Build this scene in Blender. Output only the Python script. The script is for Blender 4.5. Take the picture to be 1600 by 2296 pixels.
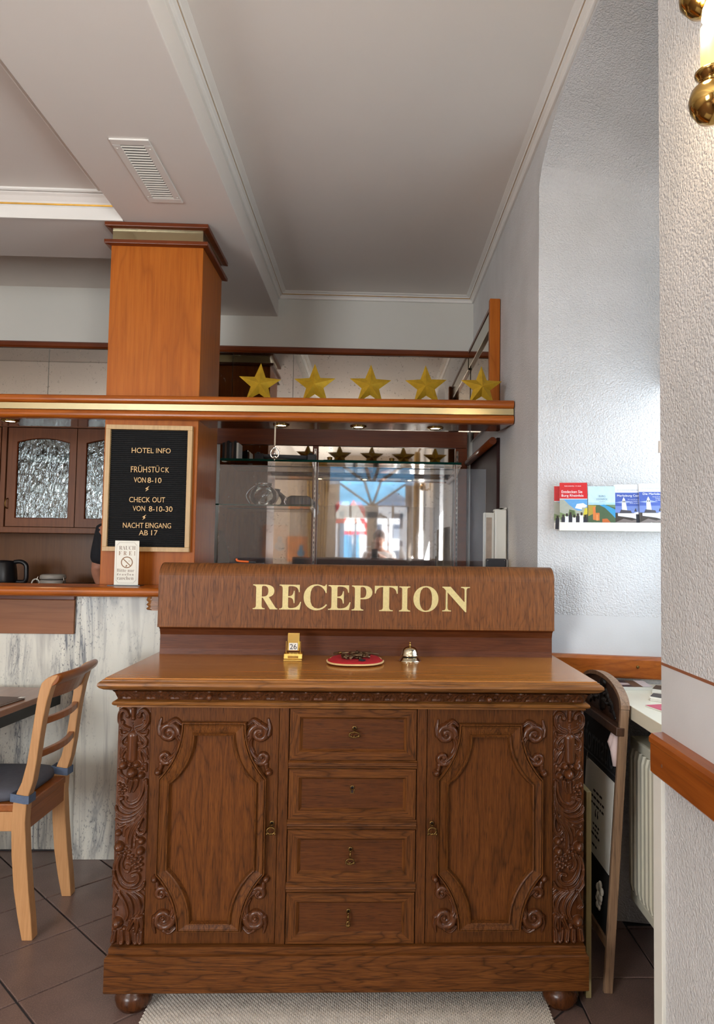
import bpy, bmesh, math, random
import numpy as np
from mathutils import Vector, Matrix

random.seed(7)
scene = bpy.context.scene
for ob in list(bpy.data.objects):
    bpy.data.objects.remove(ob, do_unlink=True)
C = scene.collection

# ------------------------------------------------------------------ camera
def cam_matrix(pos, yaw, pitch, roll):
    f = Vector((math.sin(yaw) * math.cos(pitch), math.cos(yaw) * math.cos(pitch), math.sin(pitch)))
    r = Vector((math.cos(yaw), -math.sin(yaw), 0))
    d = f.cross(r)
    r2 = r * math.cos(roll) + d * math.sin(roll)
    d2 = -r * math.sin(roll) + d * math.cos(roll)
    m = Matrix((r2, -d2, -f)).transposed().to_4x4()
    m.translation = pos
    return m

cam_data = bpy.data.cameras.new('camera')
cam = bpy.data.objects.new('camera', cam_data)
C.objects.link(cam)
cam.matrix_world = cam_matrix((0.0518, -2.1283, 1.3915), 0.0326, 0.0509, -0.0144)
cam_data.sensor_fit = 'AUTO'
cam_data.sensor_width = 36.0
cam_data.lens = 1585.11 * 36.0 / 2296.0
cam_data.shift_x = (800.0 - 889.74) / 2296.0
cam_data.shift_y = (1149.43 - 1148.0) / 2296.0
cam_data.clip_start = 0.01
cam_data.clip_end = 200
scene.camera = cam

# ------------------------------------------------------------------ world, light, exposure
world = bpy.data.worlds.new('daylight')
scene.world = world
world.use_nodes = True
wn = world.node_tree
wn.nodes.clear()
wo = wn.nodes.new('ShaderNodeOutputWorld')
wb = wn.nodes.new('ShaderNodeBackground')
ws = wn.nodes.new('ShaderNodeTexSky')
ws.sky_type = 'HOSEK_WILKIE'
ws.sun_direction = (-0.30, 0.80, 0.55)
ws.turbidity = 3.0
wn.links.new(ws.outputs[0], wb.inputs[0])
wb.inputs[1].default_value = 2.6
wn.links.new(wb.outputs[0], wo.inputs[0])

def area_light(name, loc, direction, sx, sy, power, color):
    l = bpy.data.lights.new(name, 'AREA')
    l.shape = 'RECTANGLE'
    l.size, l.size_y = sx, sy
    l.energy = power
    l.color = color
    o = bpy.data.objects.new(name, l)
    C.objects.link(o)
    o.location = loc
    o.rotation_euler = Vector(direction).to_track_quat('-Z', 'Z').to_euler()
    return o

# daylight entering through the windows of the room (each lamp sits in its window)
area_light('niche_window_daylight', (1.17, 0.03, 1.55), (-1, 0.10, -0.12), 0.86, 1.20, 6.6, (0.74, 0.87, 1.0))
area_light('side_window_daylight', (1.13, -2.95, 1.75), (-1, 0.45, 0.65), 1.10, 1.60, 98, (1.0, 0.985, 0.965))
area_light('front_window_daylight', (-3.25, -4.80, 1.65), (0.40, 1, 0.45), 1.6, 1.9, 108, (0.94, 0.975, 1.0))
sun = bpy.data.objects.new('street_sun', bpy.data.lights.new('street_sun', 'SUN'))
C.objects.link(sun)
sun.data.energy = 11.0; sun.data.angle = 0.01
sun.rotation_euler = Vector((0.30, -0.80, -0.55)).to_track_quat('-Z', 'Y').to_euler()

cyc = scene.cycles
cyc.max_bounces = 6; cyc.diffuse_bounces = 3; cyc.glossy_bounces = 4; cyc.transmission_bounces = 4; cyc.transparent_max_bounces = 12
cyc.caustics_reflective = False; cyc.caustics_refractive = False
cyc.use_adaptive_sampling = True
cyc.adaptive_threshold = 0.08

scene.view_settings.view_transform = 'Standard'
scene.view_settings.look = 'None'
scene.view_settings.exposure = 0.82
scene.view_settings.gamma = 1.0
scene.view_settings.use_curve_mapping = False

# ------------------------------------------------------------------ mesh builder
class MB:
    def __init__(self):
        self.v, self.f, self.m, self.s = [], [], [], []
    def add(self, verts, faces, m=0, smooth=False, M=None):
        b = len(self.v)
        if M is not None:
            verts = [M @ Vector(p) for p in verts]
        self.v += [tuple(p) for p in verts]
        for f in faces:
            self.f.append(tuple(i + b for i in f))
            self.m.append(m)
            self.s.append(smooth)
        return self
    def box(self, x0, x1, y0, y1, z0, z1, m=0, M=None):
        v = [(x, y, z) for z in (z0, z1) for y in (y0, y1) for x in (x0, x1)]
        f = [(0, 2, 3, 1), (4, 5, 7, 6), (0, 1, 5, 4), (2, 6, 7, 3), (0, 4, 6, 2), (1, 3, 7, 5)]
        return self.add(v, f, m, False, M)
    def prism(self, poly, a0, a1, axis='z', m=0, smooth=False, M=None):
        n = len(poly)
        def P(p, a):
            if axis == 'z': return (p[0], p[1], a)
            if axis == 'y': return (p[0], a, p[1])
            return (a, p[0], p[1])
        v = [P(p, a0) for p in poly] + [P(p, a1) for p in poly]
        f = [(i, (i + 1) % n, (i + 1) % n + n, i + n) for i in range(n)]
        self.add(v, f, m, smooth, M)
        b = len(self.v) - 2 * n
        self.f += [tuple(range(b + n - 1, b - 1, -1)), tuple(range(b + n, b + 2 * n))]
        self.m += [m, m]; self.s += [False, False]
        return self
    def loops(self, rings, m=0, smooth=False, caps=True, closed=True, M=None):
        n = len(rings[0]); v = [p for r in rings for p in r]; f = []
        for k in range(len(rings) - 1):
            for i in range(n if closed else n - 1):
                j = (i + 1) % n
                f.append((k * n + i, k * n + j, (k + 1) * n + j, (k + 1) * n + i))
        self.add(v, f, m, smooth, M)
        if caps:
            b = len(self.v) - len(v)
            self.f += [tuple(range(b + n - 1, b - 1, -1)), tuple(range(b + len(v) - n, b + len(v)))]
            self.m += [m, m]; self.s += [False, False]
        return self
    def rects(self, rs, m=0, smooth=False):
        """stack of rectangles (x0,x1,y0,y1,z) skinned together: mouldings that return round the sides"""
        return self.loops([[(a, c, z), (b, c, z), (b, d, z), (a, d, z)] for a, b, c, d, z in rs], m, smooth)
    def lathe(self, prof, loc=(0, 0, 0), n=20, axis='z', m=0, smooth=True, caps=True, M=None):
        rings = []
        for r, h in prof:
            ring = []
            for i in range(n):
                a = 2 * math.pi * i / n
                c, s = r * math.cos(a), r * math.sin(a)
                p = (c, s, h) if axis == 'z' else ((c, h, -s) if axis == 'y' else (h, c, s))
                ring.append((p[0] + loc[0], p[1] + loc[1], p[2] + loc[2]))
            rings.append(ring)
        return self.loops(rings, m, smooth, caps, True, M)
    def tube(self, path, r, n=8, m=0, smooth=True, caps=True, M=None, flat=1.0):
        path = [Vector(p) for p in path]
        R = r if isinstance(r, (list, tuple)) else [r] * len(path)
        rings = []; up = None
        for i, p in enumerate(path):
            t = (path[min(i + 1, len(path) - 1)] - path[max(i - 1, 0)]).normalized()
            if up is None:
                up = Vector((0, 0, 1)) if abs(t.z) < 0.9 else Vector((0, 1, 0))
            s = t.cross(up)
            if s.length < 1e-5: s = t.cross(Vector((1, 0, 0)))
            s.normalize(); u = s.cross(t).normalized(); up = u
            rings.append([tuple(p + (s * math.cos(2 * math.pi * k / n) + u * flat * math.sin(2 * math.pi * k / n)) * R[i]) for k in range(n)])
        return self.loops(rings, m, smooth, caps, True, M)
    def sphere(self, c, r, n=14, k=9, m=0, sc=(1, 1, 1), M=None):
        prof = [(max(1e-4, r * math.sin(math.pi * i / k)), -r * math.cos(math.pi * i / k)) for i in range(k + 1)]
        rings = [[(c[0] + q * math.cos(2 * math.pi * a / n) * sc[0], c[1] + q * math.sin(2 * math.pi * a / n) * sc[1], c[2] + h * sc[2]) for a in range(n)] for q, h in prof]
        return self.loops(rings, m, True, True, True, M)
    def build(self, name, mats, parent=None, bevel=0, seg=2, subsurf=0, origin=None, M=None):
        """mats: material or list; geometry is written in world space and moved to the parent's origin"""
        o0 = Vector(origin) if origin is not None else (parent_origin(parent) if parent is not None else Vector((0, 0, 0)))
        vs = self.v if M is None else [tuple(M @ Vector(p)) for p in self.v]
        me = bpy.data.meshes.new(name)
        me.from_pydata([(p[0] - o0.x, p[1] - o0.y, p[2] - o0.z) for p in vs], [], self.f)
        for mt in (mats if isinstance(mats, (list, tuple)) else [mats]):
            me.materials.append(mt)
        me.polygons.foreach_set('material_index', self.m)
        me.polygons.foreach_set('use_smooth', self.s)
        me.update()
        bm = bmesh.new(); bm.from_mesh(me)
        bmesh.ops.recalc_face_normals(bm, faces=bm.faces)
        bm.to_mesh(me); bm.free()
        ob = bpy.data.objects.new(name, me)
        C.objects.link(ob)
        if parent is not None:
            ob.parent = parent
        else:
            ob.location = o0
        if bevel:
            md = ob.modifiers.new('bevel', 'BEVEL'); md.width = bevel; md.segments = seg
            md.limit_method = 'ANGLE'; md.angle_limit = math.radians(40); md.harden_normals = False
        if subsurf:
            md = ob.modifiers.new('smooth', 'SUBSURF'); md.levels = subsurf; md.render_levels = subsurf
        return ob

def parent_origin(p):
    v = Vector((0, 0, 0))
    while p is not None:
        v += p.location; p = p.parent
    return v

def tag(o, label=None, cat=None, group=None, kind=None):
    if label: o['label'] = label
    if cat: o['category'] = cat
    if group: o['group'] = group
    if kind: o['kind'] = kind
    return o

def thing(name, label, cat, loc, group=None):
    o = bpy.data.objects.new(name, None)
    o.empty_display_size = 0.05
    C.objects.link(o)
    o.location = loc
    return tag(o, label, cat, group)

def struct(o):
    o['kind'] = 'structure'
    return o

def catmull(pts, k=8):
    pts = [np.array(p, float) for p in pts]
    if len(pts) < 3:
        return [tuple(pts[0] + (pts[-1] - pts[0]) * t / k) for t in range(k + 1)]
    P = [2 * pts[0] - pts[1]] + pts + [2 * pts[-1] - pts[-2]]
    out = []
    for i in range(1, len(P) - 2):
        for t in range(k):
            u = t / k
            out.append(tuple(0.5 * ((2 * P[i]) + (-P[i - 1] + P[i + 1]) * u + (2 * P[i - 1] - 5 * P[i] + 4 * P[i + 1] - P[i + 2]) * u * u + (-P[i - 1] + 3 * P[i] - 3 * P[i + 1] + P[i + 2]) * u ** 3)))
    out.append(tuple(pts[-1]))
    return out

def text_geo(s, fit, depth=0.001, serif=None, offset=0.0, squash_keep=False):
    """triangulated lettering scaled into the box fit=(x0,x1,z0,z1), facing -y at y=0"""
    if serif == 'bold':
        t = ''
        for ch in s:
            if 'A' <= ch <= 'Z': t += chr(0x1D400 + ord(ch) - 65)
            elif 'a' <= ch <= 'z': t += chr(0x1D41A + ord(ch) - 97)
            else: t += ch
        s = t
    cu = bpy.data.curves.new('lettering', 'FONT')
    cu.body = s; cu.size = 1.0; cu.offset = offset; cu.resolution_u = 4
    ob = bpy.data.objects.new('lettering_tmp', cu)
    C.objects.link(ob)
    dg = bpy.context.evaluated_depsgraph_get()
    me = bpy.data.meshes.new_from_object(ob.evaluated_get(dg))
    v = np.array([tuple(p.co) for p in me.vertices]).reshape(-1, 3)
    f = [tuple(p.vertices) for p in me.polygons]
    bpy.data.objects.remove(ob, do_unlink=True); bpy.data.curves.remove(cu); bpy.data.meshes.remove(me)
    if len(v) == 0: return [], []
    lo, hi = v.min(0), v.max(0)
    x0, x1, z0, z1 = fit
    sx = (x1 - x0) / max(1e-6, hi[0] - lo[0]); sz = (z1 - z0) / max(1e-6, hi[1] - lo[1])
    n = len(v)
    vv = [(x0 + (p[0] - lo[0]) * sx, -depth, z0 + (p[1] - lo[1]) * sz) for p in v]
    return vv, f

# ------------------------------------------------------------------ materials
def lin(r, g, b):
    def c(u):
        u /= 255.0
        return u / 12.92 if u <= 0.04045 else ((u + 0.055) / 1.055) ** 2.4
    return (c(r), c(g), c(b), 1.0)

class NT:
    def __init__(self, name):
        self.mat = bpy.data.materials.new(name)
        self.mat.use_nodes = True
        self.t = self.mat.node_tree
        self.t.nodes.clear()
        self.out = self.n('ShaderNodeOutputMaterial')
        self.b = self.n('ShaderNodeBsdfPrincipled')
        self.l(self.b.outputs[0], self.out.inputs[0])
    def n(self, t, **kw):
        x = self.t.nodes.new(t)
        for k, v in kw.items(): setattr(x, k, v)
        return x
    def l(self, a, b): self.t.links.new(a, b)
    def coord(self, scale=(1, 1, 1), rot=(0, 0, 0), loc=(0, 0, 0)):
        tc = self.n('ShaderNodeTexCoord'); mp = self.n('ShaderNodeMapping')
        self.l(tc.outputs['Object'], mp.inputs[0])
        mp.inputs['Scale'].default_value = scale; mp.inputs['Rotation'].default_value = rot; mp.inputs['Location'].default_value = loc
        return mp.outputs[0]
    def noise(self, vec, scale=5, detail=3, rough=0.55, dist=0.0):
        x = self.n('ShaderNodeTexNoise'); self.l(vec, x.inputs['Vector'])
        x.inputs['Scale'].default_value = scale; x.inputs['Detail'].default_value = detail
        x.inputs['Roughness'].default_value = rough; x.inputs['Distortion'].default_value = dist
        return x.outputs['Fac']
    def ramp(self, fac, stops, interp='LINEAR'):
        x = self.n('ShaderNodeValToRGB'); self.l(fac, x.inputs[0])
        e = x.color_ramp.elements; x.color_ramp.interpolation = interp
        while len(e) < len(stops): e.new(0.5)
        for i, (p, c) in enumerate(stops):
            e[i].position = p; e[i].color = c if len(c) == 4 else (*c, 1)
        return x.outputs[0]
    def math(self, op, a, b=None, c=None):
        x = self.n('ShaderNodeMath', operation=op)
        for i, q in enumerate((a, b, c)):
            if q is None: continue
            if isinstance(q, (int, float)): x.inputs[i].default_value = q
            else: self.l(q, x.inputs[i])
        return x.outputs[0]
    def mix(self, fac, a, b, mode='MIX'):
        x = self.n('ShaderNodeMix', data_type='RGBA', blend_type=mode)
        for i, q in ((0, fac), (6, a), (7, b)):
            if isinstance(q, (int, float)): x.inputs[i].default_value = q
            elif isinstance(q, tuple): x.inputs[i].default_value = q if len(q) == 4 else (*q, 1)
            else: self.l(q, x.inputs[i])
        return x.outputs[2]
    def bump(self, h, strength=0.3, dist=0.002):
        x = self.n('ShaderNodeBump'); self.l(h, x.inputs['Height'])
        x.inputs['Strength'].default_value = strength; x.inputs['Distance'].default_value = dist
        self.l(x.outputs[0], self.b.inputs['Normal'])
    def set(self, **kw):
        for k, v in kw.items():
            i = self.b.inputs[k.replace('_', ' ')]
            if isinstance(v, (int, float, tuple)): i.default_value = v
            else: self.l(v, i)
        return self

def plain(name, col, rough=0.5, metal=0.0, var=0.06, scale=14, bump=0.0, bscale=250, coat=0.0, spec=0.5, bdist=0.002):
    t = NT(name)
    vec = t.coord()
    n = t.noise(vec, scale, 3)
    d = tuple(c * (1 - var) for c in col[:3]) + (1,)
    u = tuple(min(1, c * (1 + var)) for c in col[:3]) + (1,)
    t.set(Base_Color=t.ramp(n, [(0.3, d), (0.7, u)]), Roughness=rough, Metallic=metal, Specular_IOR_Level=spec, Coat_Weight=coat)
    if bump: t.bump(t.noise(vec, bscale, 3), bump, bdist)
    return t.mat

def wood(name, c0, c1, c2, axis='z', fig=5.0, grain=110, rough=0.38, ring=0.45, pore=0.55, bump=0.15, coat=0.0, rings=9.0, spec=0.5):
    t = NT(name)
    axs = ['xyz'.index(c) for c in axis]
    def sc(across, along):
        s = [across] * 3
        for a in axs: s[a] = along
        return tuple(s)
    big = t.noise(t.coord(sc(fig, fig * 0.14)), 1.0, 3.0, 0.45, 0.25)
    rg = t.math('PINGPONG', t.math('MULTIPLY', big, rings), 0.5)
    rgc = t.math('POWER', t.math('MULTIPLY', rg, 2.0), 5.0)
    fine = t.noise(t.coord(sc(grain, grain * 0.045)), 1.0, 4, 0.62, 0.2)
    por = t.noise(t.coord(sc(grain * 3.0, grain * 0.10)), 1.0, 2, 0.5)
    tone = t.noise(t.coord((2.2, 2.2, 2.2)), 1.0, 2)
    base = t.mix(t.ramp(fine, [(0.32, (0, 0, 0, 1)), (0.72, (1, 1, 1, 1))]), c1, c2)
    base = t.mix(t.math('MULTIPLY', rgc, ring), base, c0)
    pm = t.ramp(por, [(0.30, (1, 1, 1, 1)), (0.45, (0, 0, 0, 1))])
    base = t.mix(t.math('MULTIPLY', pm, pore), base, c0)
    base = t.mix(0.30, base, t.ramp(tone, [(0.3, (0.70, 0.70, 0.70, 1)), (0.7, (1.25, 1.25, 1.25, 1))]), 'MULTIPLY')
    t.set(Base_Color=base, Roughness=rough, Coat_Weight=coat, Coat_Roughness=0.12, Specular_IOR_Level=spec)
    if bump > 0.06:
        h = t.math('SUBTRACT', fine, t.math('MULTIPLY', pm, 0.6))
        t.bump(h, bump, 0.0012)
    return t.mat

OAK0, OAK1, OAK2 = lin(36, 18, 7), lin(84, 46, 19), lin(112, 66, 29)
M = {}
M['oak_v'] = wood('carved_oak_vertical', OAK0, OAK1, OAK2, 'z', 6.5, 240, 0.40, 0.18, 0.85, 0.3, rings=14, spec=0.2)
M['oak_h'] = wood('carved_oak_horizontal', OAK0, lin(90, 50, 21), lin(124, 75, 34), 'x', 9.0, 200, 0.40, 0.62, 0.80, 0.3, rings=20, spec=0.2)
M['oak_vf'] = wood('carved_oak_figured', OAK0, lin(90, 50, 21), lin(124, 75, 34), 'z', 9.0, 200, 0.40, 0.62, 0.80, 0.3, rings=20, spec=0.2)
M['oak_hp'] = wood('carved_oak_drawer_panel', OAK0, lin(84, 45, 21), lin(106, 61, 28), 'x', 5.0, 240, 0.40, 0.18, 0.90, 0.3, rings=12, spec=0.2)
M['oak_dark'] = wood('carved_oak_relief', lin(30, 15, 7), lin(76, 40, 18), lin(104, 58, 28), 'z', 5, 110, 0.25, 0.25, 0.5, 0.12, rings=12)
M['oak_panel'] = wood('oak_panel', OAK0, lin(92, 50, 19), lin(120, 70, 29), 'z', 6.0, 240, 0.40, 0.48, 0.85, 0.25, rings=16, spec=0.2)
M['oak_top'] = wood('oak_table_top', lin(124, 70, 24), lin(170, 106, 42), lin(194, 128, 60), 'x', 4.0, 45, 0.22, 0.30, 0.12, 0.02, coat=0.3, rings=8)
M['oak_edge'] = wood('oak_worn_edge', lin(60, 33, 12), lin(118, 70, 28), lin(164, 108, 52), 'x', 9, 120, 0.30, 0.5, 0.6, 0.25, rings=16)
M['oak_sign'] = wood('oak_sign_board', lin(54, 28, 12), lin(106, 61, 28), lin(144, 90, 46), 'zy', 14.0, 240, 0.44, 0.42, 0.80, 0.3, rings=12, spec=0.3)
M['oak_riser'] = wood('oak_riser', lin(50, 24, 11), lin(90, 46, 22), lin(110, 60, 30), 'x', 5.0, 180, 0.42, 0.3, 0.5, 0.1, spec=0.3)
M['beech_col'] = wood('stained_beech_vertical', lin(132, 64, 14), lin(168, 88, 22), lin(184, 104, 32), 'z', 3.6, 60, 0.42, 0.35, 0.25, 0.03, rings=14, spec=0.22)
M['beech_rail'] = wood('stained_beech_rail', lin(112, 50, 10), lin(160, 80, 20), lin(186, 102, 32), 'x', 4.0, 60, 0.28, 0.4, 0.3, 0.03, coat=0.15, rings=9, spec=0.35)
M['beech_rail_y'] = wood('stained_beech_rail_deep', lin(106, 48, 14), lin(146, 74, 24), lin(168, 92, 34), 'y', 4.0, 60, 0.30, 0.4, 0.3, 0.03, coat=0.1, rings=9, spec=0.3)
M['rail_dark'] = wood('dark_red_rail', lin(66, 28, 12), lin(104, 46, 18), lin(122, 58, 24), 'x', 4.0, 60, 0.32, 0.25, 0.25, 0.02, coat=0.1, rings=8, spec=0.3)
M['bar_wood'] = wood('bar_front_wood', lin(104, 60, 34), lin(142, 90, 56), lin(154, 100, 64), 'x', 3.0, 50, 0.45, 0.3, 0.25, 0.03, rings=9, spec=0.3)
M['cab_wood'] = wood('wall_cabinet_wood', lin(80, 44, 24), lin(112, 66, 38), lin(128, 78, 46), 'z', 3.0, 60, 0.42, 0.2, 0.25, 0.02, rings=8, spec=0.3)
M['back_wood'] = wood('bar_back_panel_wood', lin(78, 46, 22), lin(106, 66, 34), lin(118, 76, 40), 'z', 3.0, 60, 0.34, 0.2, 0.25, 0.02, rings=8, spec=0.3)
M['chair_light'] = wood('pale_beech', lin(170, 116, 70), lin(198, 146, 96), lin(212, 160, 110), 'z', 4.0, 140, 0.42, 0.15, 0.3, 0.02, rings=8, spec=0.3)
M['chair_dark'] = wood('amber_beech', lin(100, 50, 18), lin(146, 80, 30), lin(166, 96, 38), 'y', 4.0, 80, 0.34, 0.2, 0.25, 0.02, coat=0.1, rings=8, spec=0.35)
M['table_wood'] = wood('table_veneer', lin(108, 66, 42), lin(142, 92, 62), lin(156, 106, 74), 'y', 3.0, 60, 0.30, 0.2, 0.25, 0.02, coat=0.2, rings=8)
M['old_wood'] = wood('weathered_wood', lin(70, 52, 40), lin(136, 104, 80), lin(166, 132, 100), 'z', 6.0, 110, 0.60, 0.4, 0.6, 0.35, rings=9)
M['sign_dark'] = wood('dark_sign_wood', lin(36, 24, 18), lin(72, 46, 32), lin(92, 62, 42), 'z', 6.0, 90, 0.45, 0.3, 0.5, 0.2, rings=7)
M['green_board'] = wood('olive_board_edge', lin(120, 104, 66), lin(150, 134, 90), lin(164, 148, 104), 'z', 5.0, 120, 0.55, 0.15, 0.3, 0.05)
M['board_frame'] = wood('pale_oak_frame', lin(160, 122, 76), lin(198, 160, 108), lin(212, 176, 124), 'z', 5.0, 120, 0.45, 0.2, 0.3, 0.05)

M['ceil'] = plain('ceiling_paint', lin(234, 227, 220), 0.75, var=0.015, scale=2, bump=0.03, bscale=60)
M['stucco'] = plain('stucco_white', lin(236, 232, 226), 0.6, var=0.02, scale=6)
M['wall'] = plain('smooth_wall_paint', lin(214, 212, 204), 0.7, var=0.02, scale=3, bump=0.03, bscale=80)
M['gold_line'] = plain('gilded_line', lin(190, 142, 52), 0.35, 0.6, 0.15, 30)
M['line_brown'] = plain('brown_joint', lin(120, 80, 52), 0.8)
M['brown_paint'] = plain('brown_paint_line', lin(150, 92, 62), 0.7)

def plaster():
    t = NT('rough_plaster')
    vec = t.coord()
    geo = t.n('ShaderNodeNewGeometry'); sep = t.n('ShaderNodeSeparateXYZ'); t.l(geo.outputs['Position'], sep.inputs[0])
    z, y = sep.outputs[2], sep.outputs[1]
    sm = t.math('MULTIPLY', t.math('GREATER_THAN', z, 0.985), t.math('LESS_THAN', z, 1.143))
    sm = t.math('MAXIMUM', sm, t.math('GREATER_THAN', y, 1.50))
    vo = t.n('ShaderNodeTexVoronoi', feature='F1'); vo.inputs['Scale'].default_value = 150
    nz = t.n('ShaderNodeTexNoise'); nz.inputs['Scale'].default_value = 90; nz.inputs['Detail'].default_value = 2; t.l(vec, nz.inputs['Vector'])
    jit = t.n('ShaderNodeVectorMath', operation='SCALE'); t.l(nz.outputs['Color'], jit.inputs[0]); jit.inputs['Scale'].default_value = 0.010
    addv = t.n('ShaderNodeVectorMath', operation='ADD'); t.l(vec, addv.inputs[0]); t.l(jit.outputs[0], addv.inputs[1]); t.l(addv.outputs[0], vo.inputs['Vector'])
    n1 = t.math('SUBTRACT', 1.0, vo.outputs['Distance'])
    h = t.math('ADD', n1, t.math('MULTIPLY', t.noise(vec, 60, 3), 0.9))
    h = t.math('MULTIPLY', h, t.math('SUBTRACT', 1.0, t.math('MULTIPLY', sm, 0.95)))
    t.set(Base_Color=t.ramp(t.noise(vec, 4, 2), [(0.3, lin(210, 209, 208)), (0.7, lin(222, 221, 221))]), Roughness=0.6)
    t.bump(h, 0.65, 0.0045)
    return t.mat
M['plaster'] = plaster()

def marble():
    t = NT('veined_stone_panel')
    v1 = t.coord((7.0, 7.0, 0.9))
    a = t.noise(v1, 1.0, 5, 0.6, 1.4)
    vein = t.ramp(t.math('ABSOLUTE', t.math('SUBTRACT', a, 0.5)), [(0.0, (1, 1, 1, 1)), (0.03, (0.35, 0.35, 0.35, 1)), (0.10, (0, 0, 0, 1))])
    msk = t.ramp(t.noise(t.coord((5.0, 5.0, 1.2), loc=(3, 1, 7)), 1.0, 3), [(0.40, (0, 0, 0, 1)), (0.62, (1, 1, 1, 1))])
    band = t.ramp(t.noise(t.coord((6.5, 6.5, 0.5), loc=(1, 9, 2)), 1.0, 4, 0.6, 0.8), [(0.54, (0, 0, 0, 1)), (0.66, (1, 1, 1, 1))])
    sp = t.ramp(t.noise(t.coord((160, 160, 70)), 1.0, 2), [(0.60, (0, 0, 0, 1)), (0.66, (1, 1, 1, 1))])
    base = t.ramp(t.noise(t.coord((2, 2, 1)), 1.0, 3), [(0.3, lin(216, 213, 200)), (0.7, lin(236, 233, 220))])
    base = t.mix(t.math('MULTIPLY', band, 0.75), base, lin(140, 136, 132))
    base = t.mix(t.math('MULTIPLY', t.math('MULTIPLY', vein, msk), 0.95), base, lin(84, 88, 98))
    base = t.mix(t.math('MULTIPLY', t.math('MULTIPLY', sp, msk), 0.9), base, lin(92, 92, 96))
    t.set(Base_Color=base, Roughness=0.32, Specular_IOR_Level=0.5)
    return t.mat
M['marble'] = marble()

def tile_mat():
    t = NT('brown_floor_tile')
    vec = t.coord()
    geo = t.n('ShaderNodeNewGeometry')
    rnd = t.n('ShaderNodeObjectInfo').outputs['Random']
    base = t.ramp(t.noise(vec, 9, 4), [(0.3, lin(104, 84, 78)), (0.7, lin(124, 100, 92))])
    base = t.mix(t.ramp(t.noise(vec, 240, 2), [(0.45, (0, 0, 0, 1)), (0.75, (1, 1, 1, 1))]), base, lin(140, 116, 106))
    base = t.mix(0.5, base, t.ramp(rnd, [(0, (0.86, 0.86, 0.86, 1)), (1, (1.1, 1.1, 1.1, 1))]), 'MULTIPLY')
    t.set(Base_Color=base, Roughness=0.34)
    t.bump(t.noise(vec, 300, 2), 0.06, 0.001)
    return t.mat
M['tile'] = tile_mat()
M['grout'] = plain('dark_grout', lin(58, 56, 58), 0.85, var=0.1, scale=60)

def far_floor():
    t = NT('tiled_floor_far')
    br = t.n('ShaderNodeTexBrick'); br.offset = 0.0
    t.l(t.coord((1, 1, 1), rot=(0, 0, math.radians(45))), br.inputs['Vector'])
    br.inputs['Color1'].default_value = lin(122, 92, 79); br.inputs['Color2'].default_value = lin(114, 85, 73)
    br.inputs['Mortar'].default_value = lin(58, 56, 58); br.inputs['Scale'].default_value = 1.0
    br.inputs['Mortar Size'].default_value = 0.004; br.inputs['Brick Width'].default_value = 0.30; br.inputs['Row Height'].default_value = 0.30
    t.set(Base_Color=br.outputs[0], Roughness=0.36)
    return t.mat
M['floor_far'] = far_floor()

def antique_mirror():
    t = NT('antique_mirror')
    vec = t.coord()
    s1 = t.ramp(t.noise(vec, 62, 4, 0.6, 0.5), [(0.60, (0, 0, 0, 1)), (0.67, (1, 1, 1, 1))])
    s2 = t.ramp(t.noise(vec, 7, 3), [(0.38, (0, 0, 0, 1)), (0.62, (1, 1, 1, 1))])
    foxing = t.math('MULTIPLY', t.math('MULTIPLY', s1, s2), 0.50)
    t.set(Base_Color=lin(205, 198, 188), Metallic=1.0, Roughness=0.03)
    d = t.n('ShaderNodeBsdfDiffuse'); d.inputs[0].default_value = lin(150, 132, 112)
    mx = t.n('ShaderNodeMixShader')
    t.l(foxing, mx.inputs[0]); t.l(t.b.outputs[0], mx.inputs[1]); t.l(d.outputs[0], mx.inputs[2]); t.l(mx.outputs[0], t.out.inputs[0])
    return t.mat
M['mirror'] = antique_mirror()

def clear(name, tint, gloss=0.12, haze=0.0, rough=0.02):
    """thin clear sheet: transparent body with a fresnel reflection and a little haze"""
    t = NT(name)
    tr = t.n('ShaderNodeBsdfTransparent'); tr.inputs[0].default_value = tint
    gl = t.n('ShaderNodeBsdfGlossy'); gl.inputs['Roughness'].default_value = rough
    gl.inputs[0].default_value = t.mat.diffuse_color if False else (1, 1, 1, 1)
    fr = t.n('ShaderNodeFresnel'); fr.inputs[0].default_value = 1.5
    nz = t.math('MULTIPLY', t.noise(t.coord(), 3, 2), 0.04)
    fac = t.math('ADD', t.math('MULTIPLY', fr.outputs[0], gloss * 8), nz)
    m1 = t.n('ShaderNodeMixShader'); t.l(fac, m1.inputs[0]); t.l(tr.outputs[0], m1.inputs[1]); t.l(gl.outputs[0], m1.inputs[2])
    last = m1
    if haze:
        df = t.n('ShaderNodeBsdfDiffuse'); df.inputs[0].default_value = (0.85, 0.88, 0.95, 1)
        m2 = t.n('ShaderNodeMixShader'); m2.inputs[0].default_value = haze
        t.l(m1.outputs[0], m2.inputs[1]); t.l(df.outputs[0], m2.inputs[2]); last = m2
    t.l(last.outputs[0], t.out.inputs[0])
    return t.mat
M['acrylic'] = clear('clear_acrylic', (0.95, 0.96, 0.98, 1), 0.12, 0.02)
M['glass'] = clear('clear_glass', (0.93, 0.97, 0.95, 1), 0.14)
M['window_glass'] = clear('window_pane_glass', (0.97, 0.98, 0.98, 1), 0.08)

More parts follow.
